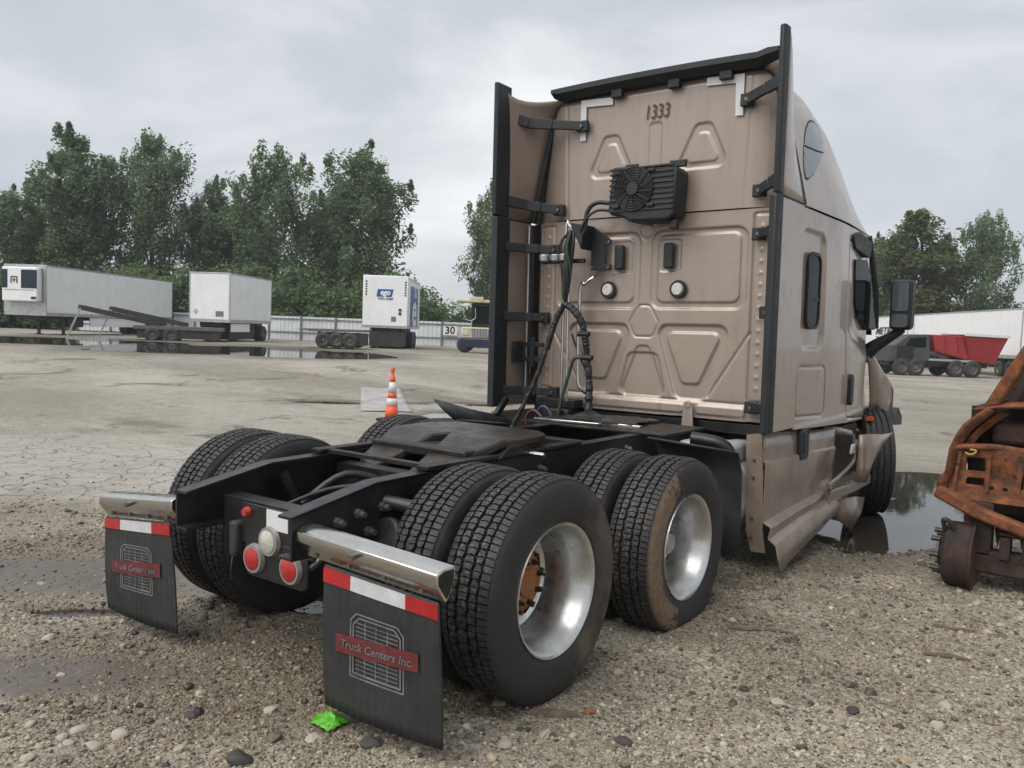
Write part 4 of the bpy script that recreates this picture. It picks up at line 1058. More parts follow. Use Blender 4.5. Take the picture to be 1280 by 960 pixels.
hose([(-0.25, 2.78, 2.66), (-0.38, 2.74, 2.67), (-0.45, 2.72, 2.60), (-0.47, 2.72, 2.45), (-0.53, 2.72, 2.38)], 0.018, m_hose)
hose([(-0.25, 2.78, 2.60), (-0.36, 2.74, 2.61), (-0.44, 2.70, 2.55), (-0.50, 2.70, 2.44)], 0.012, m_hose)
hose([(-0.60, 2.70, 2.45), (-0.68, 2.70, 2.35), (-0.665, 2.70, 2.1), (-0.62, 2.70, 1.85)], 0.009, m_hose)
hose([(-0.62, 2.68, 1.86), (-0.69, 2.66, 1.72), (-0.76, 2.62, 1.45), (-0.86, 2.56, 1.12), (-0.98, 2.48, 0.82)], 0.021, m_hose, wrap=True)
hose([(-0.63, 2.70, 1.85), (-0.70, 2.68, 1.70), (-0.75, 2.65, 1.48)], 0.017, m_hose_r)
hose([(-0.62, 2.68, 1.86), (-0.54, 2.66, 1.83), (-0.45, 2.66, 1.74), (-0.41, 2.68, 1.60), (-0.39, 2.70, 1.40), (-0.365, 2.70, 1.20), (-0.355, 2.68, 0.86)], [0.024, 0.028, 0.032, 0.029, 0.027, 0.026, 0.045], m_hose, wrap=True)
hose([(-0.40, 2.68, 1.42), (-0.49, 2.66, 1.42), (-0.545, 2.66, 1.28), (-0.60, 2.64, 1.05), (-0.64, 2.62, 0.82)], 0.014, m_hose_g)
hose([(-0.84, 2.50, 0.80), (-0.84, 2.50, 0.93), (-0.77, 2.50, 0.985), (-0.68, 2.50, 0.92), (-0.66, 2.50, 0.80)], 0.014, m_hose_r)
hose([(-0.78, 2.54, 0.80), (-0.77, 2.54, 0.95), (-0.70, 2.54, 1.02), (-0.62, 2.54, 0.95), (-0.62, 2.54, 0.80)], 0.014, m_hose_b)
hose([(-0.65, 2.85, 1.62), (-0.58, 2.86, 1.45), (-0.50, 2.87, 1.30)], 0.008, m_hose)
for p in ((-0.39, 2.68, 1.43), (-0.42, 2.67, 1.62)):
    mb = MB(); mb.cyl((p[0]-0.05, p[1], p[2]), (p[0]+0.055, p[1], p[2]), 0.022, n=10); mb.build('hose_clamp', m_plastic, T, smooth=40)
MB().box(-0.90, -0.52, 2.72, 2.86, 1.0, 1.075).build('base_bracket', m_grime, T, bevel=0.01)
MB().box(-0.84, -0.54, 2.66, 2.86, 0.80, 1.0).build('valve_block', m_grime, T, bevel=0.02)
# tarp scrap and white rods on the deck
rows = []
for i in range(9):
    r = []
    for j in range(9):
        x = -0.42+0.66*i/8; y = 2.30+0.45*j/8
        z = 0.965+0.055*abs(float(vnoise(np.array([x*9.0]), np.array([y*9.0]), 4)[0]))*(1 if 0 < i < 8 and 0 < j < 8 else 0.2)
        r.append((x+0.03*math.sin(j*2.1), y+0.03*math.cos(i*1.7), z))
    rows.append(r)
mb = MB(); mb.grid(rows); mb.build('tarp_scrap', m_bag, T, solid=0.004)
mb = MB(); mb.bar((-0.50, 2.16, 0.965), (0.05, 2.20, 0.965), 0.06, 0.02); mb.build('deck_strip', m_steel, T, bevel=0.004)
mb = MB(); mb.bar((0.0, 2.32, 0.96), (0.30, 2.36, 0.955), 0.05, 0.02); mb.build('deck_strip', m_steel, T, bevel=0.004)
MB().box(-0.62, 0.62, 2.12, 2.78, 0.93, 0.95).build('deck_plate', m_grime, T, bevel=0.005)

# ---- frame
def rail(s):
    xo = s*0.437; xi = s*0.345
    top = [(-0.86, 0.838), (-0.38, 0.925), (0.3, 0.935), (6.6, 0.935)]; bot = [(6.6, 0.66), (-0.86, 0.652)]
    mb = MB()
    mb.prism(top + bot, 'X', min(xo, xo-s*0.011), max(xo, xo-s*0.011))
    for i in range(3):
        (y0, z0), (y1, z1) = top[i], top[i+1]
        mb.add([(xo, y0, z0), (xi, y0, z0), (xi, y1, z1), (xo, y1, z1), (xo, y0, z0-0.012), (xi, y0, z0-0.012), (xi, y1, z1-0.012), (xo, y1, z1-0.012)], [(0,1,2,3), (7,6,5,4), (0,4,5,1), (2,6,7,3), (1,5,6,2), (0,3,7,4)])
    mb.box(min(xo-s*0.012, xi), max(xo-s*0.012, xi), -0.86, 6.6, 0.653, 0.665)
    r = mb.build('frame_rail', m_frame, T)
    for (y, z) in ((-0.62, 0.78), (-0.50, 0.80), (-0.35, 0.81), (-0.58, 0.70), (-0.44, 0.71), (0.45, 0.84), (0.6, 0.84), (0.9, 0.84), (1.7, 0.86), (1.9, 0.86), (-0.28, 0.72)):
        mb = MB(); mb.cyl((xo, y, z), (xo+s*0.05, y, z), 0.014, n=8); mb.cyl((xo, y, z), (xo+s*0.022, y, z), 0.024, n=6)
        mb.build('bolt', m_bolt, r)
    return r
for s in (1, -1): rail(s)
for y in (-0.66, 0.05, 0.95, 1.8, 3.0):
    mb = MB(); mb.box(-0.345, 0.345, y, y+0.012, 0.66, 0.80 if y < 0 else 0.88); mb.box(-0.345, 0.345, y+0.012, y+0.10, 0.788 if y < 0 else 0.868, 0.80 if y < 0 else 0.88)
    mb.build('cross_member', m_frame, T, bevel=0.004)
# rear lamp plate
mb = MB(); mb.prism(rrect(-0.20, 0.26, 0.455, 0.64, 0.05)[:] , 'Y', -0.69, -0.675); mb.box(-0.23, 0.30, -0.688, -0.674, 0.60, 0.795)
lpz = mb.build('lamp_plate', m_frame, T, bevel=0.006); lpz.location = (0.07, 0, 0)
for (x, z, mt, r) in ((-0.115, 0.545, m_lens, 0.055), (0.155, 0.545, m_lens, 0.055), (0.0, 0.645, m_lenscl, 0.055)):
    mb = MB(); mb.cyl((x, -0.69, z), (x, -0.712, z), r+0.016, r+0.010, 28); lr = mb.build('lamp_bezel', m_lamprim, lpz, smooth=40)
    mb = MB(); mb.lathe([(0.0, -0.012), (r*0.6, -0.009), (r*0.95, 0.0), (r*0.95, 0.01)], 28)
    mb.v = [(x+v[1], -0.716+v[0], z+v[2]) for v in mb.v]
    mb.build('lens', mt, lr, smooth=60)
mb = MB(); mb.cyl((-0.175, -0.69, 0.755), (-0.175, -0.715, 0.755), 0.026, 0.018, 18); mb.build('side_marker', m_lens, lpz, smooth=40)
MB().box(-0.03, 0.125, -0.694, -0.690, 0.70, 0.79).build('data_plate', m_tape, lpz)
MB().box(-0.29, -0.23, -0.72, -0.60, 0.53, 0.70).build('junction_box', m_flap, lpz, bevel=0.015)
hose([(-0.26, -0.66, 0.55), (-0.22, -0.7, 0.47), (-0.25, -0.68, 0.40)], 0.005, m_hose, 4, 'lamp_cable')
hose([(-0.10, -0.5, 0.75), (0.0, -0.3, 0.82), (0.15, -0.1, 0.84), (0.2, 0.3, 0.8)], 0.012, m_hose, 5, 'frame_cable')
hose([(-0.2, -0.3, 0.72), (-0.1, -0.1, 0.86), (0.05, 0.1, 0.80)], 0.02, m_hose, 5, 'frame_cable')

# axles, suspension, drive line
for Y, Zc in ((0.0, 0.5), (1.325, 0.455)):
    mb = MB(); mb.cyl((-0.95, Y, Zc), (0.95, Y, Zc), 0.075, n=16)
    v0 = len(mb.v); mb.lathe([(0.02, -0.2), (0.16, -0.16), (0.2, 0.0), (0.16, 0.16), (0.02, 0.2)], 20, (0, Y, Zc))
    mb.build('drive_axle', m_grime, T, smooth=50)
    for s in (1, -1):
        mb = MB(); mb.cyl((s*0.36, Y+0.38*(-1 if Y < 1 else -1), 0.42), (s*0.36, Y-0.38, 0.66), 0.13, 0.12, 20); mb.build('air_spring', m_rubber, T, smooth=40, bevel=0.02)
        mb = MB(); mb.bar((s*0.36, Y-0.5, 0.40), (s*0.36, Y+0.55, 0.48), 0.09, 0.06); mb.bar((s*0.40, Y+0.5, 0.42), (s*0.40, Y+0.5, 0.72), 0.12, 0.08)
        mb.build('suspension_arm', m_grime, T, bevel=0.01)
        mb = MB(); mb.cyl((s*0.30, Y-0.12, 0.45), (s*0.36, Y-0.30, 0.86), 0.03, n=12); mb.build('shock_absorber', m_grime, T, smooth=40)
        mb = MB(); mb.cyl((s*0.50, Y-0.18, Zc+0.10), (s*0.50, Y-0.40, Zc+0.20), 0.085, n=18); mb.build('brake_chamber', m_grime, T, smooth=40, bevel=0.015)
        mb = MB(); mb.cyl((s*0.60, Y, Zc), (s*0.84, Y, Zc), 0.205, n=28); mb.build('brake_drum', m_rust_d, T, smooth=40, bevel=0.01)
mb = MB(); mb.cyl((0, 1.4, 0.55), (0, 4.5, 0.68), 0.055, n=14); mb.build('drive_shaft', m_grime, T, smooth=40)
mb = MB(); mb.cyl((0.437, -0.33, 0.83), (0.62, -0.27, 0.81), 0.032, n=14); mb.build('torque_rod_bushing', m_frame, T, smooth=40)
MB().box(-0.95, 0.95, 5.45, 5.60, 0.40, 0.52).build('steer_axle', m_grime, T, bevel=0.02)

# fifth wheel
FY = 0.62
pl = [(-0.30, -0.44), (-0.13, -0.50), (-0.05, -0.10), (0.0, -0.02), (0.05, -0.10), (0.13, -0.50), (0.30, -0.44), (0.43, -0.05), (0.45, 0.16), (0.42, 0.36), (0.30, 0.46), (-0.30, 0.46), (-0.42, 0.36), (-0.45, 0.16), (-0.43, -0.05)]
mb = MB()
def fz(y): return 1.035 - (0.16*((-0.05-y)/0.45)**1.4 if y < -0.05 else 0)
n = len(pl)
cidx = []
top = [(x, FY+y, fz(y)) for x, y in pl]; botv = [(x, FY+y, fz(y)-0.05) for x, y in pl]
f = [(3, 2, 1, 0, 14), (3, 14, 13, 12), (3, 12, 11, 10, 9), (3, 9, 8), (3, 8, 7, 4), (4, 7, 6, 5)]
f = [(0, 1, 2, 14), (2, 3, 13, 14), (3, 12, 13), (3, 11, 12), (3, 10, 11), (3, 9, 10), (3, 8, 9), (3, 4, 7, 8)[0:4], (4, 5, 6, 7)]
F2 = f + [tuple(i+n for i in q[::-1]) for q in f] + [(k, (k+1) % n, n+(k+1) % n, n+k) for k in range(n)]
mb.add(top+botv, F2)
fw = mb.build('fifth_wheel', m_fifth, T, bevel=0.012)
mb = MB(); mb.prism([(-0.36, -0.30), (0.36, -0.30), (0.40, 0.35), (-0.40, 0.35)], 'Z', 0.93, 0.985); mb.v = [(v[0], v[1]+FY, v[2]) for v in mb.v]; mb.build('skirt', m_grime, fw, bevel=0.01)
for s in (1, -1):
    MB().prism([(FY-0.12, 0.935), (FY+0.22, 0.935), (FY+0.12, 1.0), (FY-0.02, 1.0)], 'X', s*0.42-0.03, s*0.42+0.03).build('pivot_bracket', m_grime, fw, bevel=0.008)
    MB().box(min(s*0.36, s*0.44), max(s*0.36, s*0.44), -0.05, 1.35, 0.936, 0.958).build('slide_rail', m_grime, fw, bevel=0.004)
mb = MB(); mb.bar((-0.44, 0.02, 0.945), (0.44, 0.02, 0.945), 0.05, 0.02); mb.build('slide_tie', m_grime, fw)
mb = MB(); mb.tube([(0.2, FY+0.1, 0.95), (0.5, FY+0.12, 0.95), (0.58, FY+0.12, 0.95)], 0.012, 8); mb.build('release_handle', m_steel, fw)

# ---- wheels
def tyre_mesh(name, drive=True, flat=None, bul=0.16):
    mb = MB(); h = 0.1425
    rb = 0.487 if drive else 0.492
    half_prof = [(0.290, 0.110), (0.305, 0.128), (0.335, 0.137), (0.375, 0.1425), (0.42, 0.1425), (0.455, 0.137), (0.476, 0.129), (0.486, 0.121), (rb, 0.110)]
    prof = half_prof + [(rb, 0.06), (rb, 0.0), (rb, -0.06)] + [(r, -x) for r, x in half_prof[::-1]]
    mb.lathe(prof, 96)
    R = 0.507
    if drive:
        rowsx = [(-0.1005, 0.040, 0), (-0.054, 0.040, 0.5), (-0.0, 0.052, 0.15), (0.054, 0.040, 0.62), (0.1005, 0.040, 0.1)]
        N = 52; L = 2*math.pi/N
        for (cx, w, ph) in rowsx:
            outer = abs(cx) > 0.09
            for k in range(N):
                a0 = (k+ph)*L; g = 0.085*L
                for hf in (0, 1):
                    s0 = a0+g + (0 if hf == 0 else 0.475*L); s1 = s0 + 0.42*L
                    z = 0.10*L*(1 if cx > 0 else -1)
                    sk = 0.14*L
                    if outer:
                        so = 1 if cx > 0 else -1
                        P = [(s0, cx-w/2), (s1, cx-w/2), (s1, cx+w/2), (s0, cx+w/2)]
                        P = [(a, x) for a, x in P]
                        P = [(P[0][0]-(0.06*L if so > 0 else 0), P[0][1]), (P[1][0]+(-0.06*L if so > 0 else 0), P[1][1]), P[2], P[3]]
                    else:
                        e = 0.006
                        if hf == 0: P = [(s0, cx-w/2+e), (s0-sk*0.5, cx), (s0, cx+w/2-e), (s1, cx+w/2), (s1-sk*0.5, cx), (s1, cx-w/2)][::-1]
                        else: P = [(s0, cx-w/2), (s0-sk*0.5, cx), (s0, cx+w/2), (s1, cx+w/2-e), (s1-sk*0.5, cx), (s1, cx-w/2+e)][::-1]
                    m = len(P); ca = sum(p[0] for p in P)/m; cxx = sum(p[1] for p in P)/m
                    def pos(a, x, r): return (x, r*math.cos(a), r*math.sin(a))
                    rt = R - (0.010 if outer else 0.0)
                    v = [pos(a, x, rb-0.004) for a, x in P]
                    if outer:
                        so = 1 if cx > 0 else -1
                        v += [pos(ca+(a-ca)*0.93, cxx+(x-cxx)*0.93, (0.494 if (x-cx)*so > 0 else 0.5055)) for a, x in P]
                    else: v += [pos(ca+(a-ca)*0.92, cxx+(x-cxx)*0.93, R) for a, x in P]
                    mb.add(v, [tuple(range(m, 2*m))] + [(i, (i+1) % m, m+(i+1) % m, m+i) for i in range(m)])
    else:
        for cx, w in ((-0.102, 0.036), (-0.052, 0.046), (0.0, 0.044), (0.052, 0.046), (0.102, 0.036)):
            mb.lathe([(rb-0.003, cx-w/2), (0.504, cx-w/2+0.003), (0.506, cx), (0.504, cx+w/2-0.003), (rb-0.003, cx+w/2)], 96)
    if flat:
        out = []
        for (x, y, z) in mb.v:
            k = max(0.0, (-z-0.22)/0.28)
            x = x*(1+bul*k*k)
            if z < -flat: z = -flat - (-z-flat)*0.06
            out.append((x, y, z))
        mb.v = out
    me = bpy.data.meshes.new(name); me.from_pydata(mb.v, [], mb.f)
    bm = bmesh.new(); bm.from_mesh(me); bmesh.ops.recalc_face_normals(bm, faces=bm.faces); bm.to_mesh(me); bm.free()
    me.shade_smooth(); me.set_sharp_from_angle(angle=math.radians(38))
    return me
ME_TYRE = tyre_mesh('drive_tyre', flat=0.492, bul=0.03); ME_FLAT = tyre_mesh('flat_drive_tyre', flat=0.422); ME_STEER = tyre_mesh('steer_tyre', drive=False, flat=0.48, bul=0.04)
def rim_mesh():
    mb = MB()   # outer side is +X
    prof = [(0.292, -0.115), (0.302, -0.12), (0.303, -0.126), (0.285, -0.12), (0.27, -0.06), (0.245, -0.02), (0.243, 0.03), (0.262, 0.06), (0.278, 0.10), (0.288, 0.118), (0.300, 0.120), (0.3035, 0.127), (0.301, 0.134), (0.293, 0.131), (0.284, 0.122), (0.272, 0.10), (0.256, 0.055), (0.240, 0.02), (0.236, -0.06), (0.225, -0.10)]
    mb.lathe(prof, 72)
    # disc with hand holes
    n = 60; r0, r1, r2 = 0.226, 0.19, 0.145
    disc = [(0.228, -0.098), (0.205, -0.112), (0.165, -0.115), (0.145, -0.100), (0.112, -0.095), (0.110, -0.12)]
    v = []; m = len(disc)
    for k in range(n):
        t = 2*math.pi*k/n
        for r, x in disc: v.append((x, r*math.cos(t), r*math.sin(t)))
    f = []
    for k in range(n):
        for i in range(m-1):
            if i == 1 and (k % 6) in (1, 2, 3): continue
            f.append((k*m+i, k*m+i+1, ((k+1) % n)*m+i+1, ((k+1) % n)*m+i))
    mb.add(v, f)
    me = bpy.data.meshes.new('rim'); me.from_pydata(mb.v, [], mb.f)
    bm = bmesh.new(); bm.from_mesh(me); bmesh.ops.recalc_face_normals(bm, faces=bm.faces); bm.to_mesh(me); bm.free()
    me.shade_smooth(); me.set_sharp_from_angle(angle=math.radians(45)); me.materials.append(m_alu)
    return me
ME_RIM = rim_mesh()
def hub_mesh(bare):
    mb = MB()
    if bare: prof = [(0.0, -0.035), (0.06, -0.035), (0.065, -0.045), (0.10, -0.048), (0.118, -0.05), (0.148, -0.075), (0.150, -0.10)]
    else: prof = [(0.0, 0.02), (0.05, 0.018), (0.07, -0.01), (0.085, -0.06), (0.108, -0.075), (0.112, -0.12)]
    mb.lathe(prof, 40)
    me = bpy.data.meshes.new('hub'); me.from_pydata(mb.v, [], mb.f)
    bm = bmesh.new(); bm.from_mesh(me); bmesh.ops.recalc_face_normals(bm, faces=bm.faces); bm.to_mesh(me); bm.free()
    me.shade_smooth(); me.set_sharp_from_angle(angle=math.radians(35)); me.materials.append(m_hubrust if bare else m_alu_dull)
    return me
ME_HUB_B, ME_HUB = hub_mesh(True), hub_mesh(False)
def nut_mesh(r, n, x0, x1, rr):
    mb = MB()
    for k in range(n):
        t = 2*math.pi*(k+0.3)/n; y, z = r*math.cos(t), r*math.sin(t)
        mb.cyl((x0, y, z), (x0+(x1-x0)*0.55, y, z), rr, n=6); mb.cyl((x0, y, z), (x1, y, z), rr*0.62, n=8)
    me = bpy.data.meshes.new('lug_nuts'); me.from_pydata([tuple(v) for v in mb.v], [], mb.f); me.materials.append(m_nut); return me
ME_NUT_B = nut_mesh(0.098, 8, -0.055, -0.012, 0.014); ME_NUT = nut_mesh(0.1425, 10, -0.105, -0.05, 0.017)
def wheel(x, y, z, tyre_me, tyre_m, hub=None, flip=False, rot=0.0, steer=0.0):
    w = bpy.data.objects.new('wheel', ME_RIM); col.objects.link(w); w.parent = T
    w.location = (x, y, z); w.rotation_euler = (0, 0, (math.pi if flip else 0) + steer)
    t = bpy.data.objects.new('tyre', tyre_me); col.objects.link(t); t.parent = w
    if tyre_me.materials.find(tyre_m.name) < 0 and len(tyre_me.materials) == 0: tyre_me.materials.append(tyre_m)
    t.material_slots[0].link = 'OBJECT'; t.material_slots[0].material = tyre_m
    if rot and tyre_me is not ME_FLAT:
        pass
    if hub:
        for nm, me in (('hub', ME_HUB_B if hub == 'bare' else ME_HUB), ('lug_nuts', ME_NUT_B if hub == 'bare' else ME_NUT)):
            o = bpy.data.objects.new(nm, me); col.objects.link(o); o.parent = w
    return w
XO, XI = 1.0625, 0.728
w1 = wheel(XO, 0, 0.492, ME_TYRE, m_tyre_dusty, 'bare'); wheel(XI, 0, 0.492, ME_TYRE, m_tyre, flip=True)
w2 = wheel(XO, 1.325, 0.43, ME_FLAT, m_tyre_mud, 'full'); wheel(XI, 1.325, 0.43, ME_FLAT, m_tyre, flip=True)
wheel(-XO, 0, 0.492, ME_TYRE, m_tyre, 'full', True); wheel(-XI, 0, 0.492, ME_TYRE, m_tyre_dusty)
wheel(-XO, 1.325, 0.492, ME_TYRE, m_tyre, 'full', True); wheel(-XI, 1.325, 0.492, ME_TYRE, m_tyre)
wheel(1.10, 5.52, 0.46, ME_STEER, m_tyre_dusty, 'full', False, 0, math.radians(26)); wheel(-1.05, 5.52, 0.48, ME_STEER, m_tyre, 'full', True, 0, math.radians(26))
# steel nuts of the full wheels show on the bright disc of the bare one, too
o = bpy.data.objects.new('lug_nuts', ME_NUT); col.objects.link(o); o.parent = w1

# ---- mud flaps and their hangers
def flap(x0, x1, y, yaw):
    s = 1 if x0 > 0 else -1
    def off(x): return (-0.045-0.03*(x-0.44)/0.8) if s > 0 else (-0.06-0.08*(-0.5-x)/0.73)
    M = Matrix.Translation((0, y, 0))
    mb = MB()
    # hanger: three-sided polished channel
    prof = [(-0.045, 0.775), (-0.055, 0.79), (-0.055, 0.83), (-0.02, 0.845), (0.045, 0.845), (0.045, 0.80), (0.015, 0.735), (0.0, 0.715), (-0.012, 0.73)]
    mb.prism(prof, 'X', x0, x1, M); mb.v = [(v[0], v[1], v[2]+off(v[0])) for v in mb.v]
    h = mb.build('flap_hanger', m_steel, T, bevel=0.004)
    if s > 0:
        mb = MB(); mb.prism([(a*0.8, 0.79+(b-0.79)*0.8) for a, b in prof], 'X', x1+0.0005, x1+0.002, M); mb.v = [(v[0], v[1], v[2]+off(v[0])) for v in mb.v]; mb.build('hanger_opening', m_grime, h)
    for k in range(4):
        xx = x0+(x1-x0)*(0.12+0.25*k)
        mb = MB(); mb.cyl((xx, y-0.008, 0.74+off(xx)), (xx, y-0.028, 0.74+off(xx)), 0.011, n=8); mb.build('bolt', m_bolt, h)
    xx = x0+(x1-x0)*0.45; mb = MB(); mb.cyl((xx, y-0.05, 0.80+off(xx)), (xx+0.01, y-0.085, 0.80+off(xx)), 0.012, n=8); mb.build('bolt', m_bolt, h)
    # flap sheet, gently curled, with vertical ribs
    fa, fb = (x0+0.15, x1-0.02) if s > 0 else (x0+0.01, x1-0.07)
    rows = []
    for j in range(13):
        t = j/12
        r = []
        for i in range(61):
            u = i/60; x = fa+(fb-fa)*u; z = (0.715+off(x))-(0.715+off(x)-0.075)*t
            curl = 0.035*math.sin(t*2.2)*(u-0.4) + 0.02*t*t - 0.02*math.sin(3.1*u)*t
            rib = 0.0025*(1 if (i % 4) < 2 else 0)
            r.append((x, y-0.012+curl-rib, z))
        rows.append(r)
    mb = MB(); mb.grid(rows); fl = mb.build('mud_flap', m_flap, T, smooth=25, solid=0.008, offs=1)
    def P(u, t, o=0.006):
        x = fa+(fb-fa)*u; z = (0.715+off(x))-(0.715+off(x)-0.075)*t
        return (x, y-0.012-0.0025-o+0.035*math.sin(t*2.2)*(u-0.4)+0.02*t*t-0.02*math.sin(3.1*u)*t, z)
    for (u0, u1, m) in ((0, 0.26, m_red_ref), (0.26, 0.74, m_white_ref), (0.74, 1.0, m_red_ref)):
        mb = MB(); mb.grid([[P(u0+(u1-u0)*k/6, t, 0.012) for k in range(7)] for t in (0.015, 0.06, 0.115)]); mb.build('reflective_strip', m, fl, solid=0.003)
    # printed grille emblem
    mb = MB()
    u0, u1, t0, t1 = 0.27, 0.72, 0.26, 0.70
    def ln(a, b, w=0.006):
        n = 8; au, at = a; bu, bt = b; L = math.hypot(bu-au, bt-at); nu, nt = -(bt-at)/L*w, (bu-au)/L*w
        mb.grid([[P(au+(bu-au)*k/n+sg*nu, at+(bt-at)*k/n+sg*nt, 0.010) for k in range(n+1)] for sg in (-1, 1)])
    for d in (0, 0.025):
        ln((u0+d+0.05, t0+d), (u1-d-0.05, t0+d)); ln((u0+d, t1-d), (u1-d, t1-d)); ln((u0+d, t0+d+0.05), (u0+d, t1-d)); ln((u1-d, t0+d+0.05), (u1-d, t1-d))
        ln((u0+d, t0+d+0.05), (u0+d+0.05, t0+d)); ln((u1-d-0.05, t0+d), (u1-d, t0+d+0.05))
    for k in range(13): ln((u0+0.045, t0+0.06+k*0.029), (u1-0.045, t0+0.06+k*0.029), 0.0035)
    for uu in (0.40, 0.495, 0.59): ln((uu, t0+0.04), (uu, t1-0.04), 0.004)
    mb.build('emblem_print', m_flapprint, fl, recalc=False)
    mb = MB(); mb.grid([[P(0.14+0.70*k/8, 0.50-0.05*k/8+dt, 0.014) for k in range(9)] for dt in (-0.065, 0.0, 0.065)]); mb.build('emblem_band', m_flapred, fl, recalc=False)
    V, F = T_FLAP
    mb = MB(); mb.add([P(0.495+v[0]/(fb-fa), 0.478-v[1]/0.615-0.08*v[0], 0.018) for v in V], F); mb.build('emblem_lettering', m_flapprint, fl, recalc=False)
flap(0.44, 1.235, -0.79, 0); flap(-1.21, -0.50, -0.79, 0)

# ------------------------------------------------------------------ trees and bushes
def leaves(centres, radii, per, size, seed, up=0.3):
    r = np.random.default_rng(seed)
    C = np.repeat(np.asarray(centres), per, 0); Rr = np.repeat(np.asarray(radii), per, 0); n = len(C)
    d = r.normal(size=(n, 3)); d /= np.linalg.norm(d, axis=1)[:, None]
    rad = r.random(n)**0.45
    P = C + d*rad[:, None]*Rr
    nrm = r.normal(size=(n, 3)); nrm[:, 2] = np.abs(nrm[:, 2])+up; nrm += d*0.6; nrm /= np.linalg.norm(nrm, axis=1)[:, None]
    a = np.cross(nrm, r.normal(size=(n, 3))); a /= np.linalg.norm(a, axis=1)[:, None]; b = np.cross(nrm, a)
    s = size*np.exp(r.normal(0, 0.3, n))[:, None]
    V = np.stack([P-a*s*0.55, P+b*s*0.42-nrm*s*0.1, P+a*s*0.6, P-b*s*0.42-nrm*s*0.1], 1).reshape(-1, 3)
    F = np.arange(4*n).reshape(n, 4)
    tint = np.repeat(np.clip(0.5 + 0.22*r.normal(size=n) + 0.12*np.repeat(r.normal(size=len(centres)), per), 0, 1), 4)
    return V, F, tint
def leaf_mesh(name, V, F, tint, m):
    me = fast_mesh(name, V, F)
    at = me.attributes.new('tint', 'FLOAT', 'POINT'); at.data.foreach_set('value', tint.astype(np.float32)[:len(me.vertices)])
    me.materials.append(m); return me
def make_tree(H, Wd, seed, m, nl=9, per=150, low=0.2, leaf=0.19, full=1.05):
    r = random.Random(seed); mb = MB(); C = []; Rr = []
    tr = [(0, 0, -0.3)]
    for k in range(1, 7): tr.append((r.uniform(-0.25, 0.25)*k*0.25, r.uniform(-0.25, 0.25)*k*0.25, H*0.86*k/6))
    mb.tube(tr, [0.30*H/16*(1-0.13*k) for k in range(7)], 8, 3)
    for i in range(nl):
        z0 = H*(low*0.7 + (0.55)*i/nl); a = i*2.4+r.uniform(-0.5, 0.5)
        reach = Wd*0.40*r.uniform(0.6, 1.0)*(0.75+0.5*math.sin(math.pi*(0.2+0.6*i/nl))); rise = H*r.uniform(0.20, 0.36)
        zc = H*(0.93-0.30*(reach/(Wd*0.5))**2)
        if z0+rise > zc: rise = max(0.08*H, zc-z0)
        b = np.interp(z0, [p[2] for p in tr], [p[0] for p in tr]); b2 = np.interp(z0, [p[2] for p in tr], [p[1] for p in tr])
        p0 = Vector((b, b2, z0)); p3 = Vector((math.cos(a)*reach, math.sin(a)*reach, z0+rise)); p1 = p0.lerp(p3, 0.4)+Vector((0, 0, -rise*0.10))
        mb.tube([p0, p1, p3], [0.11*H/16, 0.075*H/16, 0.03], 6, 4)
        for t in (0.35, 0.55, 0.75, 0.95):
            q = p0.lerp(p3, t); nb = 2
            for k in range(nb):
                c = q + Vector((r.gauss(0, 0.55), r.gauss(0, 0.55), r.gauss(0.3, 0.6)))*(Wd/8)
                C.append(c); s = r.uniform(0.6, 1.15)*Wd/8*full; Rr.append((s, s, s*r.uniform(0.9, 1.5)))
                if k == 0 and t > 0.5: mb.tube([q, q.lerp(c, 0.6), c+Vector((0, 0, 0.4))], [0.04, 0.03, 0.012], 5)
    for k in range(16):
        z = H*(0.35+0.62*k/15); a = r.uniform(0, 6.28); w = Wd*0.20*(1.0-0.75*(k/15)**2)
        C.append(Vector((math.cos(a)*w, math.sin(a)*w, z))); s = r.uniform(0.6, 1.1)*Wd/8*(1.1-0.45*k/15)*full; Rr.append((s, s, s*1.35))
    for k in range(70):
        u_ = r.uniform(-1, 1); a = r.uniform(0, 6.28); prof = math.sqrt(max(0.02, 1-abs(u_)**2.2))*(1.0 if u_ < 0.2 else 1.0-0.25*(u_-0.2))
        w = Wd*0.40*prof*math.sqrt(r.random()); z = H*(0.60+0.36*u_)
        s = r.uniform(0.55, 1.0)*Wd/8*full; C.append(Vector((math.cos(a)*w, math.sin(a)*w, z))); Rr.append((s, s, s*r.uniform(0.9, 1.3)))
    base = list(zip(C, Rr))
    for k in range(34):   # upright sprays growing out of the upper clumps
        c, q = r.choice([b for b in base if b[0].z > H*0.5])
        s = q[0]*r.uniform(0.3, 0.5)
        C.append(c + Vector((r.gauss(0, 0.35)*q[0], r.gauss(0, 0.35)*q[0], q[2]*r.uniform(0.75, 1.05)))); Rr.append((s, s, s*2.0))
    V, F, t = leaves([tuple(c) for c in C], Rr, per, leaf, seed)
    me_t = bpy.data.meshes.new('trunk'); me_t.from_pydata([tuple(v) for v in mb.v], [], mb.f); me_t.shade_smooth(); me_t.materials.append(m_bark)
    return me_t, leaf_mesh('crown', V, F, t, m)
TREES = [make_tree(16, 8.5, 3, m_leaf), make_tree(16, 7.5, 14, m_leaf, 11), make_tree(16, 9.5, 25, m_leaf, 11, 140), make_tree(14, 6, 8, m_leaf3, 10, 150), make_tree(15, 9, 41, m_leaf, 10, 105, 0.25, 0.19, 0.95)]
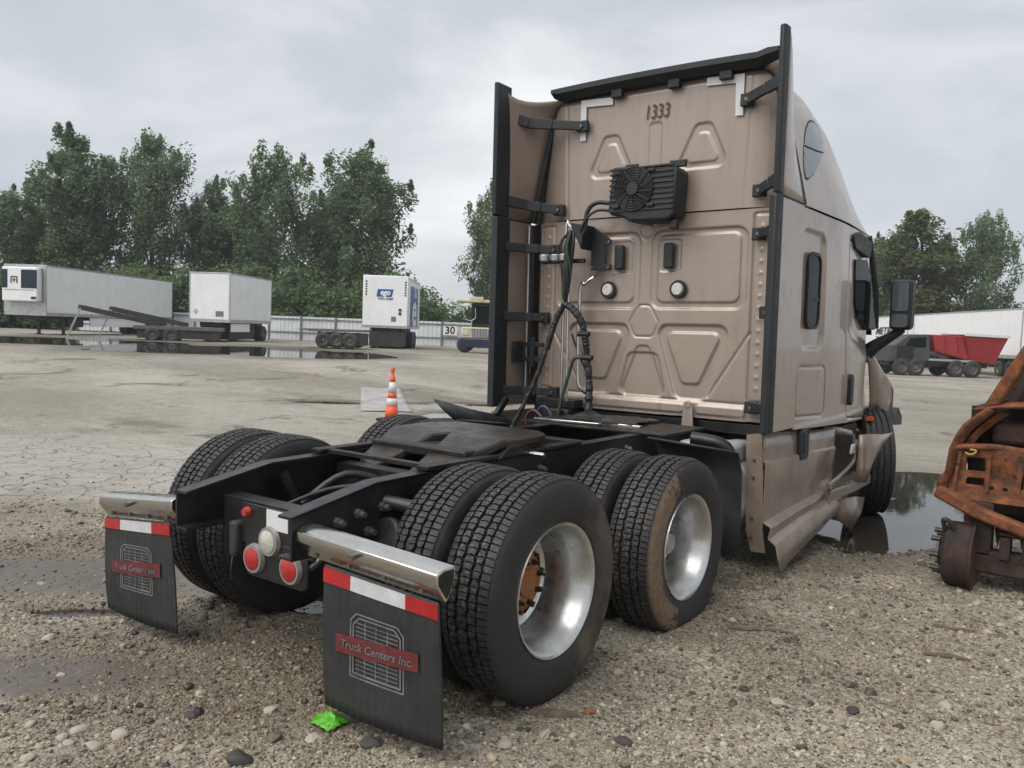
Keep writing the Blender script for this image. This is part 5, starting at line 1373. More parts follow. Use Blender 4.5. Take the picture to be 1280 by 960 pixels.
def place_tree(p, H, Wd, kind, rot, label, z=0.0):
    t = empty('tree', (p[0], p[1], gz(p[0], p[1])), rot)
    tag(t, label, 'tree', 'trees along the edge of the lot')
    bh, bw = ((16, 8.5), (16, 7.5), (16, 9.5), (14, 6), (15, 9))[kind]
    t.scale = (Wd/bw, Wd/bw, H/bh)
    for nm, me_ in zip(('trunk', 'crown'), TREES[kind]):
        o = bpy.data.objects.new(nm, me_); col.objects.link(o); o.parent = t
for args in [
    ((-76.7, 28.8), 12.0, 7.0, 0, 0.3, 'leafy green tree at the left edge of the photo behind the refrigerated trailer'),
    ((-72.6, 32.2), 17.6, 9.2, 1, 1.1, 'tallest dark green tree, left of the pair above the refrigerated trailer'),
    ((-68.9, 37.2), 17.6, 8.6, 2, 2.0, 'tall broad tree, right of the pair above the refrigerated trailer'),
    ((-66.3, 41.7), 14.4, 6.0, 1, 4.0, 'slim pointed tree above the plain white box trailer'),
    ((-60.0, 44.0), 17.0, 9.6, 4, 0.0, 'tall airy tree with sky showing through, right of the slim pointed tree'),
    ((-54.0, 48.6), 17.2, 9.8, 0, 5.2, 'big rounded tree beside the open gap of sky'),
    ((-79.5, 34.2), 12.5, 8.0, 2, 3.0, 'lower dark tree filling the gap behind the refrigerated trailer'),
    ((-67.5, 45.8), 13.0, 7.0, 0, 2.5, 'half hidden tree behind the slim pointed one'),
    ((-61.3, 50.6), 14.0, 7.0, 1, 0.7, 'half hidden tree between the airy tree and the rounded tree'),
    ((-47.0, 59.5), 15.4, 6.8, 2, 1.7, 'tree peeking out at the left edge of the truck cab'),
    ((-18.3, 84.6), 12.2, 5.6, 0, 1.0, 'dark tree squeezed between the cab and the yellowing tree'),
    ((-14.8, 84.3), 14.6, 8.8, 3, 0.4, 'yellowing broad tree behind the door mirror'),
    ((-10.0, 88.2), 14.8, 7.2, 4, 2.2, 'thin leaning tree above the red spreader'),
]: place_tree(*args)
def make_bush(seed, m):
    r = random.Random(seed); C = []; Rr = []; mb = MB()
    for k in range(26):
        a = r.uniform(0, 6.28); w = 2.1*math.sqrt(r.random()); z = r.uniform(0.6, 4.2)*(1-0.12*w)
        C.append((math.cos(a)*w, math.sin(a)*w, z)); s = r.uniform(0.55, 1.0); Rr.append((s, s, s*1.1))
        if k % 3 == 0: mb.tube([(math.cos(a)*0.2, math.sin(a)*0.2, -0.1), (math.cos(a)*w*0.6, math.sin(a)*w*0.6, z*0.6), C[-1]], [0.05, 0.035, 0.01], 5)
    V, F, t = leaves(C, Rr, 210, 0.17, seed)
    me_t = bpy.data.meshes.new('stem'); me_t.from_pydata([tuple(v) for v in mb.v], [], mb.f); me_t.materials.append(m_bark)
    return me_t, leaf_mesh('foliage', V, F, t, m)
BUSHES = [make_bush(5, m_leaf2), make_bush(9, m_leaf), make_bush(12, m_leaf2)]
def bush(x, y, h, i, label, group):
    t = empty('bush', (x, y, gz(x, y)), i*1.3); t.scale = (h/5*1.05, h/5*1.05, h/5); tag(t, label, 'bush', group)
    for nm, me_ in zip(('stem', 'foliage'), BUSHES[i % 3]):
        o = bpy.data.objects.new(nm, me_); col.objects.link(o); o.parent = t
rb = random.Random(4)
i = 0
for px in range(-60, 660, 26):
    t = (px+40)/646; x = -71.9+t*33.0 + rb.uniform(-0.8, 0.8); y = 25.2+t*25.2 + rb.uniform(-0.8, 0.8)
    h = rb.uniform(5.0, 7.0) if px < 480 else rb.uniform(3.8, 5.4)
    bush(x, y+1.6, h, i, 'dense green bush in the row behind the white fence', 'bushes behind the fence'); i += 1
for px in range(-60, 500, 40):
    t = (px+40)/646; x = -75.0+t*33.0 + rb.uniform(-1, 1); y = 28.8+t*25.2 + rb.uniform(-1, 1)
    bush(x, y+1.6, rb.uniform(7, 8.5), i, 'tall shadowy bush under the trees behind the fence', 'tall bushes under the trees'); i += 1
for px in range(1050, 1340, 30):
    t = (px-1060)/238; x = -19.2+t*14.2; y = 81.0+t*10.9
    bush(x, y+rb.uniform(0, 1.5), rb.uniform(6.4, 8.0), i, 'dense green bush behind the white trailers on the right', 'bushes behind the right trailers'); i += 1

# ------------------------------------------------------------------ fence
FL = [(-64.0, 28.5), (-58.5, 32.7), (-46.8, 34.4), (-34.6, 41.2), (-29.4, 47.4), (-24.5, 54.0)]
fence = empty('fence', (FL[0][0], FL[0][1], 0)); tag(fence, 'white corrugated metal fence with dark posts and rails along the lot', 'fence')
def fpt(s):
    for a, b in zip(FL[:-1], FL[1:]):
        L = math.dist(a, b)
        if s <= L: return Vector((a[0]+(b[0]-a[0])*s/L - FL[0][0], a[1]+(b[1]-a[1])*s/L - FL[0][1], gz(a[0]+(b[0]-a[0])*s/L, a[1]+(b[1]-a[1])*s/L)))
        s -= L
    return Vector((FL[-1][0]-FL[0][0], FL[-1][1]-FL[0][1], gz(*FL[-1])))
Ltot = sum(math.dist(a, b) for a, b in zip(FL[:-1], FL[1:])); nb = int(Ltot/2.5)
FH = 1.75
for k in range(nb):
    a, b = fpt(Ltot*k/nb), fpt(Ltot*(k+1)/nb); d = (b-a).normalized(); nn = Vector((d.y, -d.x, 0))
    mb = MB(); rows = []
    for j in range(33):
        p = a.lerp(b, 0.012+0.976*j/32) + nn*(0.03 if (j//2) % 2 else 0.0)
        rows.append([(p.x, p.y, p.z+0.08), (p.x, p.y, p.z+FH)])
    mb.grid(rows); mb.build('panel', m_white_c, fence, solid=0.01)
    mb = MB(); mb.bar(a+nn*0.08+Vector((0, 0, -0.1)), a+nn*0.08+Vector((0, 0, FH+0.05)), 0.10, 0.10); mb.build('post', m_grey_p, fence)
    for z in (0.62, FH-0.18):
        mb = MB(); mb.bar(a+nn*0.07+Vector((0, 0, z)), b+nn*0.07+Vector((0, 0, z)), 0.05, 0.09); mb.build('rail', m_grey_p, fence)
# numbered board hung on the fence
sg = empty('sign', (-35.60, 40.64, gz(-35.6, 40.64))); tag(sg, 'white board with the number 30 hung on the fence', 'sign')
ux = Vector((0.873, 0.487, 0)); nn = Vector((0.487, -0.873, 0))
o = Vector((0, 0, 1.15))
mb = MB(); mb.add([o+nn*0.16+ux*a+Vector((0, 0, b))+nn*c for c in (0, 0.03) for a, b in ((-0.50, -0.32), (0.50, -0.32), (0.50, 0.32), (-0.50, 0.32))], [(3,2,1,0), (4,5,6,7), (0,1,5,4), (1,2,6,5), (2,3,7,6), (3,0,4,7)])
mb.build('board', m_whitevinyl, sg)
place_text(T_30, o+nn*0.20, ux, (0, 0, 1), 'number', m_letter, sg)

# ------------------------------------------------------------------ parked trailers
def wheel_at(parent, x, y, z, r=0.5, w=0.28, rm=None):
    rm = rm or m_grey_rim
    mb = MB(); mb.lathe([(r*0.56, -w/2), (r*0.9, -w/2), (r, -w*0.38), (r, w*0.38), (r*0.9, w/2), (r*0.56, w/2)], 28)
    mb.v = [(x+v[1], y+v[0], z+v[2]) for v in mb.v]
    t = mb.build('wheel', m_dark_steel, parent, smooth=40)
    mb = MB(); mb.lathe([(r*0.57, -w*0.42), (r*0.5, -w*0.3), (r*0.46, -w*0.1), (r*0.2, -w*0.1), (r*0.18, -w*0.3), (0, -w*0.3)], 24)
    mb.v = [(x+v[1], y+v[0]*(1), z+v[2]) for v in mb.v]; mb.build('rim', rm, t, smooth=40)
    mb = MB(); mb.lathe([(r*0.57, w*0.42), (r*0.5, w*0.3), (r*0.46, w*0.1), (r*0.2, w*0.1), (r*0.18, w*0.3), (0, w*0.3)], 24)
    mb.v = [(x+v[1], y+v[0], z+v[2]) for v in mb.v]; mb.build('rim', rm, t, smooth=40)
def trailer(name, label, loc, ang, L, y0, y1, z0=1.2, z1=4.1, seams=True, wheels=(0.8, 0.92), legs=0.15, cat='trailer'):
    t = empty(name, (loc[0], loc[1], gz(*loc)), ang); tag(t, label, cat)
    ym, yM = min(y0, y1), max(y0, y1); near = y0; sg = -1 if y1 > y0 else 1   # visible side at y0
    MB().box(0, L, ym, yM, z0, z1).build('box', m_white_p, t, bevel=0.03)
    n = max(3, int(L/1.22))
    if seams:
        for k in range(n):
            xa, xb = L*k/n+0.03, L*(k+1)/n-0.03
            MB().box(xa, xb, min(near, near+sg*0.012), max(near, near+sg*0.012), z0+0.16, z1-0.12).build('side_panel', m_white_p, t)
    for z, h in ((z0-0.06, 0.20), (z1-0.06, 0.09)):
        mb = MB(); mb.box(-0.02, L+0.02, ym-0.025, yM+0.025, z, z+h); mb.build('edge_rail', m_alu_dull, t, bevel=0.01)
    for x in (0.0, L):
        for y in (ym, yM):
            MB().box(x-0.03, x+0.03, y-0.03, y+0.03, z0, z1).build('corner_post', m_alu_dull, t, bevel=0.01)
    MB().box(0.3, L-0.2, ym+0.5, yM-0.5, z0-0.28, z0-0.06).build('underframe', m_dark_steel, t)
    for x in wheels:
        mb = MB(); mb.cyl((L*x, ym+0.3, 0.5), (L*x, yM-0.3, 0.5), 0.07, n=10); mb.build('axle', m_dark_steel, t)
        for y in (ym+0.16, ym+0.48, yM-0.16, yM-0.48): wheel_at(t, L*x, y, 0.5)
    if legs:
        for y in (ym+0.5, yM-0.5):
            mb = MB(); mb.box(L*legs-0.07, L*legs+0.07, y-0.07, y+0.07, 0.05, z0); mb.box(L*legs-0.15, L*legs+0.15, y-0.15, y+0.15, 0.0, 0.06)
            mb.bar((L*legs, y, 0.5), (L*legs+0.8, y, z0-0.1), 0.05, 0.05); mb.build('landing_leg', m_dark_steel, t)
    return t
# refrigerated trailer
A = math.atan2(0.845, -0.536)
rf = trailer('refrigerated_trailer', 'long white refrigerated trailer with black and white cooling unit on its front', (-48.65, 19.46), A, 15.0, 0.0, 2.6, wheels=(0.84, 0.93), legs=0.16)
MB().box(-0.03, 0.0, 0.03, 2.57, 1.3, 4.05).build('front_panel', m_alu_dull, rf)
u = MB(); u.box(-0.50, -0.03, 0.22, 2.42, 1.95, 3.95); un_ = u.build('cooling_unit', m_white_p, rf, bevel=0.06)
for (a, b) in ((0.24, 1.22), (2.06, 2.41)):
    gp = MB(); gp.box(-0.52, -0.495, a, b, 2.72, 3.80); g_ = gp.build('intake_grille', m_navy, un_, bevel=0.02)
    for k in range(6): MB().box(-0.535, -0.518, a+0.04, b-0.04, 2.80+k*0.16, 2.86+k*0.16).build('louvre', m_navy, g_)
MB().box(-0.52, -0.495, 0.30, 0.60, 2.10, 2.24).build('control_panel', m_letter, un_)
mb = MB(); mb.box(-0.52, -0.51, 1.44, 1.86, 3.34, 3.40); mb.box(-0.52, -0.51, 1.44, 1.50, 3.0, 3.34); mb.box(-0.52, -0.51, 1.62, 1.68, 3.06, 3.30); mb.box(-0.52, -0.51, 1.80, 1.86, 3.0, 3.34); mb.box(-0.52, -0.51, 1.55, 1.75, 3.18, 3.22)
mb.build('maker_emblem', m_letter, un_)
MB().box(-0.51, -0.495, 0.4, 2.3, 2.60, 2.63).build('unit_seam', m_grey_p, un_)
MB().box(4.5, 11.2, 0.05, 0.12, 0.55, 1.12).build('side_skirt', m_white_p, rf)
MB().box(2.6, 4.2, 0.3, 1.0, 0.5, 1.05).build('fuel_tank', m_dark_steel, rf, bevel=0.05)
# plain white box trailer
B = math.atan2(0.848, -0.530)
bt = trailer('box_trailer', 'plain white short box trailer with a small diamond sticker on its front', (-40.49, 26.33), B, 6.4, 0.0, 2.5, z1=4.08, wheels=(0.84,), legs=0.22)
MB().box(-0.02, 0.0, 0.06, 2.44, 1.3, 4.0).build('front_panel', m_white_p, bt)
mb = MB(); mb.prism([(2.25, 1.62), (2.09, 1.80), (1.93, 1.62), (2.09, 1.44)], 'X', -0.035, -0.025); mb.v = [(v[0], v[1], v[2]+0.15) for v in mb.v]; mb.build('diamond_sticker', m_cream, bt)
MB().box(-0.04, -0.022, 0.38, 0.86, 1.50, 1.82).build('connector_box', m_grey_p, bt)
MB().box(0.8, 4.6, 0.35, 2.2, 0.12, 1.0).build('undercarriage_shade', m_dark_steel, bt)  # low dark block for the running gear and the shadow beneath the trailer
MB().box(0.5, 3.2, 0.1, 0.16, 0.6, 1.1).build('side_skirt', m_white_p, bt)
# logo trailer
eg = trailer('logo_trailer', 'white trailer with blue ego logo on its front and side', (-30.96, 31.62), math.atan2(0.79, -0.61), 6.2, 0.0, 2.56, z0=1.25, z1=4.12, wheels=(0.55, 0.75), legs=0.1)
MB().box(-0.06, 0.6, -0.02, 2.58, 1.3, 4.2).build('nose_panel', m_white_p, eg, bevel=0.04)
mb = MB(); mb.prism([(1.80, 2.98), (0.92, 2.98), (0.82, 3.42), (1.72, 3.42)], 'X', -0.072, -0.062); bp = mb.build('logo_panel', m_blue, eg)
place_text(T_EGO, (-0.076, 1.30, 3.23), (0, -1, 0), (0, 0, 1), 'logo_lettering', m_whitevinyl, eg, 0.9)
place_text((T_EGO2[0], T_EGO2[1]), (-0.076, 1.28, 2.86), (0, -1, 0), (0, 0, 1), 'logo_subtitle', m_letter, eg, 0.95)
for (y, z) in ((0.42, 2.25), (0.42, 2.04)):
    mb = MB(); mb.cyl((-0.06, y, z), (-0.085, y, z), 0.09, n=16); mb.build('air_coupling', m_letter, eg)
mb = MB(); mb.box(-0.075, -0.06, 0.64, 0.92, 1.58, 1.86); mb.build('connector_plate', m_grey_p, eg)
for y in (2.40, 0.14):
    mb = MB()
    for k in range(6): mb.box(-0.07, -0.06, y-0.06, y+0.04, 3.05+k*0.15, 3.14+k*0.15)
    mb.build('stencil_marks', m_letter, eg)['kind'] = 'stuff'
MB().box(0.2, 5.6, 0.35, 2.2, 0.12, 1.0).build('undercarriage_shade', m_dark_steel, eg)  # dark mass: running gear plus the shade below it, built as one solid
MB().box(1.2, 5.2, -0.03, -0.013, 1.32, 3.72).build('side_logo_panel', m_blue, eg)
place_text(T_E, (3.2, -0.036, 2.30), (1, 0, 0), (0, 0, 1), 'side_logo_letter', m_whitevinyl, eg, 1.6)
place_text(T_SU, (3.6, -0.036, 3.38), (1, 0, 0), (0, 0, 1), 'side_lettering', m_whitevinyl, eg, 1.4)
# low flatbed in front of the logo trailer
fb = empty('flatbed_trailer', (-32.2, 25.0, gz(-31.5, 26.5)), math.atan2(0.61, 0.79)); tag(fb, 'low empty flatbed trailer left of the trailer with the blue logo', 'trailer')
MB().prism([(-0.2, 0.98), (0.6, 0.88), (3.3, 0.92), (3.3, 1.05), (0.2, 1.03)], 'Y', 0.0, 2.6).build('deck', m_deck, fb, bevel=0.01)
MB().box(0.9, 3.2, 0.1, 2.2, 0.2, 0.86).build('underframe', m_dark_steel, fb)
for x in (1.2, 1.9, 2.6): 
    for y in (0.1, 2.4): wheel_at(fb, x, y, 0.45, 0.42)
MB().box(0.9, 1.1, -0.02, 0.02, 0.1, 0.9).build('support_leg', m_dark_steel, fb)
# car hauler with raised ramps
ch = empty('ramp_trailer', (-44.3, 18.6, gz(-43, 20.5)), math.atan2(0.80, 0.60)); tag(ch, 'dark ramp trailer with tilted ramps in front of the refrigerated trailer', 'trailer')
MB().box(3.4, 8.2, 0.0, 2.5, 0.72, 0.92).build('deck', m_deck, ch, bevel=0.01)
MB().box(3.6, 8.0, 0.1, 2.1, 0.22, 0.72).build('underframe', m_dark_steel, ch)
for (x0, y) in ((0.6, 0.1), (1.9, 1.7)):
    p0, p1 = Vector((x0, y, 1.82)), Vector((x0+4.2, y, 1.0))
    mb = MB(); mb.bar(p0, p1, 0.12, 0.26); mb.bar(p0+Vector((0, 0.7, 0)), p1+Vector((0, 0.7, 0)), 0.12, 0.26)
    for k in range(12):
        q = p0.lerp(p1, (k+0.5)/12)+Vector((0, 0, 0.10)); mb.bar(q, q+Vector((0, 0.7, 0)), 0.22, 0.06)
    mb.build('ramp', m_dark_steel, ch)
    mb = MB(); mb.bar(p0+Vector((0.1, 0, -0.05)), (x0-0.55, y-0.1, 0.12), 0.14, 0.10); mb.bar((x0-0.6, y-0.1, 0.06), (x0+1.6, y-0.1, 0.10), 0.12, 0.10); mb.build('ramp_leg', m_alu_dull, ch)
for x in (4.4, 5.4): 
    for y in (0.12, 2.4): wheel_at(ch, x, y, 0.42, 0.42)
# cream yard truck half hidden by the cab
yt = empty('yard_truck', (-26.9, 31.7, gz(-26.9, 31.7)), math.atan2(0.608, 0.794)); tag(yt, 'cream coloured yard truck half hidden behind the tan cab', 'truck')
MB().box(-0.05, 2.5, -0.1, 0.25, 0.30, 0.78).build('bumper', m_navy, yt, bevel=0.04)
MB().box(0.0, 2.45, 0.05, 1.6, 0.80, 1.42).build('hood', m_cream, yt, bevel=0.06)
mb = MB()
MB().box(0.60, 1.9, -0.02, 0.05, 0.84, 1.34).build('grille', m_grey_p, yt)
for k in range(8): MB().box(0.66+k*0.155, 0.70+k*0.155, -0.035, -0.02, 0.86, 1.32).build('grille_bar', m_alu_dull, yt)
for x in (0.08, 2.0): MB().box(x, x+0.36, 0.02, 0.06, 0.95, 1.18).build('headlamp', m_lenscl, yt, bevel=0.02)
MB().box(0.5, 2.4, 0.7, 2.1, 1.42, 2.75).build('cab', m_grime, yt, bevel=0.05)
MB().box(0.62, 2.3, 0.68, 0.70, 1.62, 2.6).build('windscreen', m_glass, yt)
MB().box(-0.35, 2.6, 0.5, 2.2, 2.78, 2.95).build('roof', m_cream, yt, bevel=0.05)
MB().box(0.45, 1.15, 0.45, 1.2, 2.80, 3.10).build('roof_box', m_cream, yt, bevel=0.04)
for (x, s) in ((0.2, 1),):
    mb = MB(); mb.tube([(0.30, 0.4, 2.75), (0.10, 0.35, 2.5), (0.15, 0.35, 1.95), (0.45, 0.3, 1.78), (0.75, 0.35, 1.95), (0.72, 0.4, 2.5)], 0.02, 6, 3); mb.tube([(0.55, 0.3, 1.78), (0.55, 0.3, 1.40)], 0.03, 6); mb.build('mirror_frame', m_alu_dull, yt)
mb = MB(); mb.tube([(-0.28, 0.6, 2.85), (-0.22, 0.6, 2.6)], 0.04, 6); mb.build('roof_bracket', m_cream, yt)
for y in (0.6, 2.6): wheel_at(yt, 0.2, y, 0.45, 0.45); wheel_at(yt, 2.2, y, 0.45, 0.45)
# white trailers on the right
wt_ = trailer('long_box_trailer', 'long white box trailer behind the red spreader on the right', (-2.78, 53.6), math.atan2(0.848, -0.531), 16.2, 0.0, -2.6, z1=4.1, wheels=(0.08, 0.16), legs=0.8)
MB().box(-0.03, 0.0, -2.5, -0.1, 1.3, 4.0).build('rear_door', m_white_p, wt_)
for y in (-0.4, -0.9, -1.7, -2.2):
    mb = MB(); mb.cyl((-0.06, y, 1.25), (-0.06, y, 4.0), 0.025, n=8); mb.build('lock_rod', m_alu_dull, wt_)
mt = trailer('lettered_trailer', 'white trailer lettered METRO seen between the cab door and the mirror', (-12.1, 68.4), math.atan2(0.848, -0.531), 13.0, 0.0, -2.6, z1=4.1, wheels=(0.1, 0.2), legs=0.85)
place_text(T_METRO, (4.9, 0.05, 2.85), (-1, 0, 0), (0, 0, 1), 'lettering', m_letter, mt, 1.7)
MB().box(0.2, 7.2, 0.02, 0.03, 2.30, 2.40).build('stripe', m_letter, mt)
# red spreader truck
rs = empty('spreader_truck', (-8.5, 47.0, 0), math.atan2(0.608, 0.794)); tag(rs, 'charcoal truck with red flared spreader body in front of the white trailer', 'truck')
MB().prism([(2.6, 2.36), (6.2, 2.30), (5.4, 1.05), (4.6, 0.98), (2.8, 1.42)], 'Y', 0.2, 2.2).build('spreader_body', m_red, rs, bevel=0.05)
mb = MB(); mb.add([(4.3, -0.1, 2.42), (6.7, -0.1, 2.36), (6.7, 2.5, 2.36), (4.3, 2.5, 2.42), (4.75, 0.2, 1.0), (6.15, 0.2, 0.80), (6.15, 2.2, 0.80), (4.75, 2.2, 1.0)], [(0,1,5,4), (1,2,6,5), (2,3,7,6), (3,0,4,7), (4,5,6,7)])
hp = mb.build('hopper', m_red, rs, solid=0.04)
mb = MB()
for a, b in (((4.25, -0.15, 2.42), (6.75, -0.15, 2.37)), ((6.75, -0.15, 2.37), (6.75, 2.55, 2.37)), ((4.25, 2.55, 2.42), (6.75, 2.55, 2.37))): mb.bar(a, b, 0.12, 0.14)
mb.build('hopper_rim', m_tape, hp)
for x in (3.3, 4.0, 4.9): MB().bar((x, 0.17, 2.3), (x+0.15, 0.17, 1.35), 0.08, 0.06).build('body_rib', m_red, rs)
MB().box(4.85, 5.25, 0.155, 0.165, 1.22, 1.33).build('maker_plate', m_whitevinyl, rs)
MB().prism([(0.2, 0.75), (0.2, 1.7), (0.5, 1.75), (1.2, 2.30), (2.4, 2.36), (2.5, 1.0), (2.2, 0.75)], 'Y', 0.1, 2.3).build('cab', m_char, rs, bevel=0.06)
MB().box(0.6, 1.5, 0.06, 0.095, 0.9, 1.65).build('wheel_well', m_grime, rs)
MB().prism([(1.3, 2.1), (2.2, 2.2), (2.2, 1.6), (1.0, 1.6)], 'Y', 0.085, 0.10).build('side_window', m_glass, rs)
MB().box(0.4, 6.0, 0.6, 1.8, 0.55, 0.9).build('chassis', m_dark_steel, rs)
mb = MB(); mb.bar((2.4, 0.25, 0.95), (5.0, 0.2, 0.92), 0.2, 0.12); mb.build('body_sill', m_alu_dull, rs)
for x in (0.9, 1.7, 4.0, 4.9): 
    for y in (0.15, 2.2): wheel_at(rs, x, y, 0.48, 0.48)

# ------------------------------------------------------------------ burnt-out cab on the right
bc = empty('burnt_cab', (2.325, 3.5, -0.042)); tag(bc, 'burnt rusty orange truck cab without wheels at the right edge', 'wreck')
def bcp(*P): return [(p[0]-2.3, p[1]-3.5, p[2]) for p in P]
def bmk(name, fn, m, **k):
    mb = MB(); fn(mb); mb.v = [(v[0]-2.3, v[1]-3.5, v[2]) for v in mb.v]; return mb.build(name, m, bc, **k)
YF = 3.3
xs = [2.14, 2.235, 2.35, 2.385, 2.41, 2.462, 2.492, 2.55, 2.58, 3.6]; zs = [0.66, 0.745, 0.765, 0.815, 0.86, 0.955, 1.02]
holes = {(1, 4), (1, 2), (3, 1), (5, 1), (7, 3), (7, 2)}
def fire(mb):
    for i in range(len(xs)-1):
        for j in range(len(zs)-1):
            if (i, j) in holes: continue
            q = lambda x, z: (x, YF+0.02*math.sin(x*9)+0.015*math.sin(z*17), z+ (x-2.3)*0.03)
            mb.add([q(xs[i], zs[j]), q(xs[i+1], zs[j]), q(xs[i+1], zs[j+1]), q(xs[i], zs[j+1])], [(0, 1, 2, 3)])
bmk('firewall', fire, m_rust, solid=0.02)
bmk('bulkhead', lambda mb: mb.box(2.20, 3.6, 3.62, 3.66, 0.45, 1.28), m_rust_d)
OUT = [(2.345, 1.30), (2.275, 1.235), (2.205, 1.165), (2.165, 1.085), (2.135, 1.0), (2.118, 0.84), (2.07, 0.745), (2.085, 0.67)]
INN = [(2.385, 1.275), (2.33, 1.215), (2.265, 1.145), (2.225, 1.075), (2.19, 1.0), (2.165, 0.86), (2.14, 0.78), (2.135, 0.70)]
def rim(mb):
    n_ = len(OUT)
    rows_ = [[(q[0], YF-0.01, q[1]) for q in INN], [(q[0]-0.012, YF-0.035, q[1]+0.008) for q in [((a[0]+b[0])/2, (a[1]+b[1])/2) for a, b in zip(OUT, INN)]], [(q[0], YF-0.01, q[1]) for q in OUT], [(q[0], YF+0.25, q[1]+0.01) for q in OUT], [(q[0]+0.02, YF+0.9, q[1]+0.02) for q in OUT]]
    mb.grid(rows_)
bmk('fender', rim, m_rust, smooth=28, solid=0.012)
bmk('side_wall', lambda mb: mb.box(2.22, 2.26, YF+0.3, YF+1.0, 0.6, 1.28), m_rust_d)
bmk('dash_rail', lambda mb: mb.tube([(2.16, YF-0.01, 1.01), (2.28, YF-0.02, 1.025), (2.42, YF-0.01, 1.035), (2.7, YF, 1.02), (3.5, YF, 1.03)], 0.022, 8, 4), m_rust, smooth=50)
bmk('cowl', lambda mb: mb.grid([[(2.26, YF-0.02, 1.27), (2.4, YF-0.03, 1.30), (2.7, YF-0.03, 1.335), (3.5, YF-0.03, 1.34)], [(2.29, YF+0.02, 1.30), (2.42, YF+0.05, 1.325), (2.7, YF+0.06, 1.355), (3.5, YF+0.06, 1.36)], [(2.36, YF+0.25, 1.30), (2.46, YF+0.3, 1.32), (2.7, YF+0.32, 1.34), (3.5, YF+0.32, 1.34)]]), m_rust, smooth=40, solid=0.015)
bmk('windscreen_pillar', lambda mb: mb.prism([(2.30, 1.285), (2.335, 1.345), (2.43, 1.545), (2.52, 1.72), (2.62, 1.90), (2.74, 1.90), (2.60, 1.70), (2.50, 1.50), (2.43, 1.36), (2.41, 1.31)], 'Y', YF-0.01, YF+0.12), m_rust, bevel=0.02)
bmk('door_pillar', lambda mb: mb.tube([(2.46, YF+0.3, 1.30), (2.52, YF+0.34, 1.48), (2.62, YF+0.4, 1.72)], 0.03, 8, 3), m_rust_d, smooth=50)
bmk('roof', lambda mb: mb.grid([[(2.62, YF+0.2, 1.90), (3.5, YF+0.2, 1.93)], [(2.62, YF+1.0, 1.93), (3.5, YF+1.0, 1.96)]]), m_rust, solid=0.02)
bmk('rear_wall', lambda mb: mb.prism([(2.24, 0.7), (2.24, 1.27), (2.36, 1.40), (2.60, 1.88), (3.6, 1.9), (3.6, 0.7)], 'Y', YF+0.95, YF+0.98), m_rust_d)
bmk('engine_lump', lambda mb: (mb.box(2.36, 3.4, YF+0.1, YF+0.55, 1.04, 1.2), mb.box(2.6, 3.2, YF+0.05, YF+0.5, 0.3, 0.6)), m_rust_d, bevel=0.04)
bmk('bumper_beam', lambda mb: (mb.bar((2.075, YF-0.03, 0.705), (2.32, YF-0.05, 0.60), 0.10, 0.085), mb.bar((2.30, YF-0.05, 0.605), (2.66, YF-0.06, 0.50), 0.10, 0.08), mb.bar((2.64, YF-0.06, 0.505), (3.4, YF-0.06, 0.40), 0.10, 0.08)), m_rust, bevel=0.018)
for k_, (x_, z_, l_) in enumerate(((2.24, 0.60, 0.16), (2.42, 0.56, 0.20), (2.56, 0.53, 0.18))):
    bmk('torn_sheet', lambda mb: mb.prism([(x_, z_), (x_+0.10, z_-0.02), (x_+0.085, z_-0.6*l_), (x_+0.05, z_-0.45*l_), (x_+0.03, z_-l_), (x_+0.01, z_-0.5*l_)], 'Y', YF+0.02+0.03*k_, YF+0.026+0.03*k_), (m_rust, m_rust_d, m_rust)[k_])
bmk('cheek_panel', lambda mb: mb.grid([[(2.21, YF+0.02, 1.03), (2.25, YF+0.03, 1.10), (2.33, YF+0.03, 1.20), (2.40, YF+0.03, 1.26)], [(2.26, YF+0.06, 1.03), (2.29, YF+0.07, 1.09), (2.37, YF+0.08, 1.18), (2.46, YF+0.08, 1.26)]]), m_rust, solid=0.008)
for (x_, z_) in ((2.19, 0.90), (2.185, 0.98), (2.43, 0.90), (2.47, 0.965), (2.40, 0.84), (2.52, 0.86), (2.30, 0.99)):
    bmk('rivet', lambda mb: mb.cyl((x_, YF-0.005, z_), (x_, YF-0.024, z_), 0.010, n=8), m_rust_d)
bmk('panel_rib', lambda mb: mb.bar((2.17, YF-0.015, 0.70), (2.20, YF-0.015, 0.99), 0.012, 0.02), m_rust)
bmk('panel_rib', lambda mb: mb.bar((2.37, YF-0.015, 0.73), (2.375, YF-0.015, 0.98), 0.012, 0.02), m_rust)
bmk('stiffener', lambda mb: mb.bar((2.545, YF-0.02, 0.72), (2.56, YF-0.02, 0.95), 0.03, 0.03), m_rust)
bmk('yellow_hook', lambda mb: mb.tube([(2.235, YF-0.05, 0.985), (2.26, YF-0.055, 0.975), (2.29, YF-0.055, 0.985), (2.295, YF-0.05, 1.005), (2.26, YF-0.05, 1.008)], 0.006, 6, 3), m_strap)
bmk('tow_bracket', lambda mb: (mb.box(2.47, 2.53, YF-0.04, YF+0.1, 0.30, 0.46), mb.box(2.60, 2.66, YF-0.04, YF+0.1, 0.30, 0.46), mb.box(2.47, 2.66, YF-0.04, YF+0.1, 0.45, 0.48)), m_rust_d)
bmk('axle_beam', lambda mb: mb.box(2.3, 3.4, YF-0.02, YF+0.12, 0.18, 0.34), m_rust_d, bevel=0.02)
def drum(mb):
    mb.lathe([(0.0, 0.0), (0.10, 0.0), (0.12, 0.02), (0.19, 0.03), (0.215, 0.05), (0.22, 0.19), (0.23, 0.20), (0.23, 0.215), (0.0, 0.22)], 32, (2.12, YF, 0.285))
bmk('brake_drum', drum, m_rust_d, smooth=35)
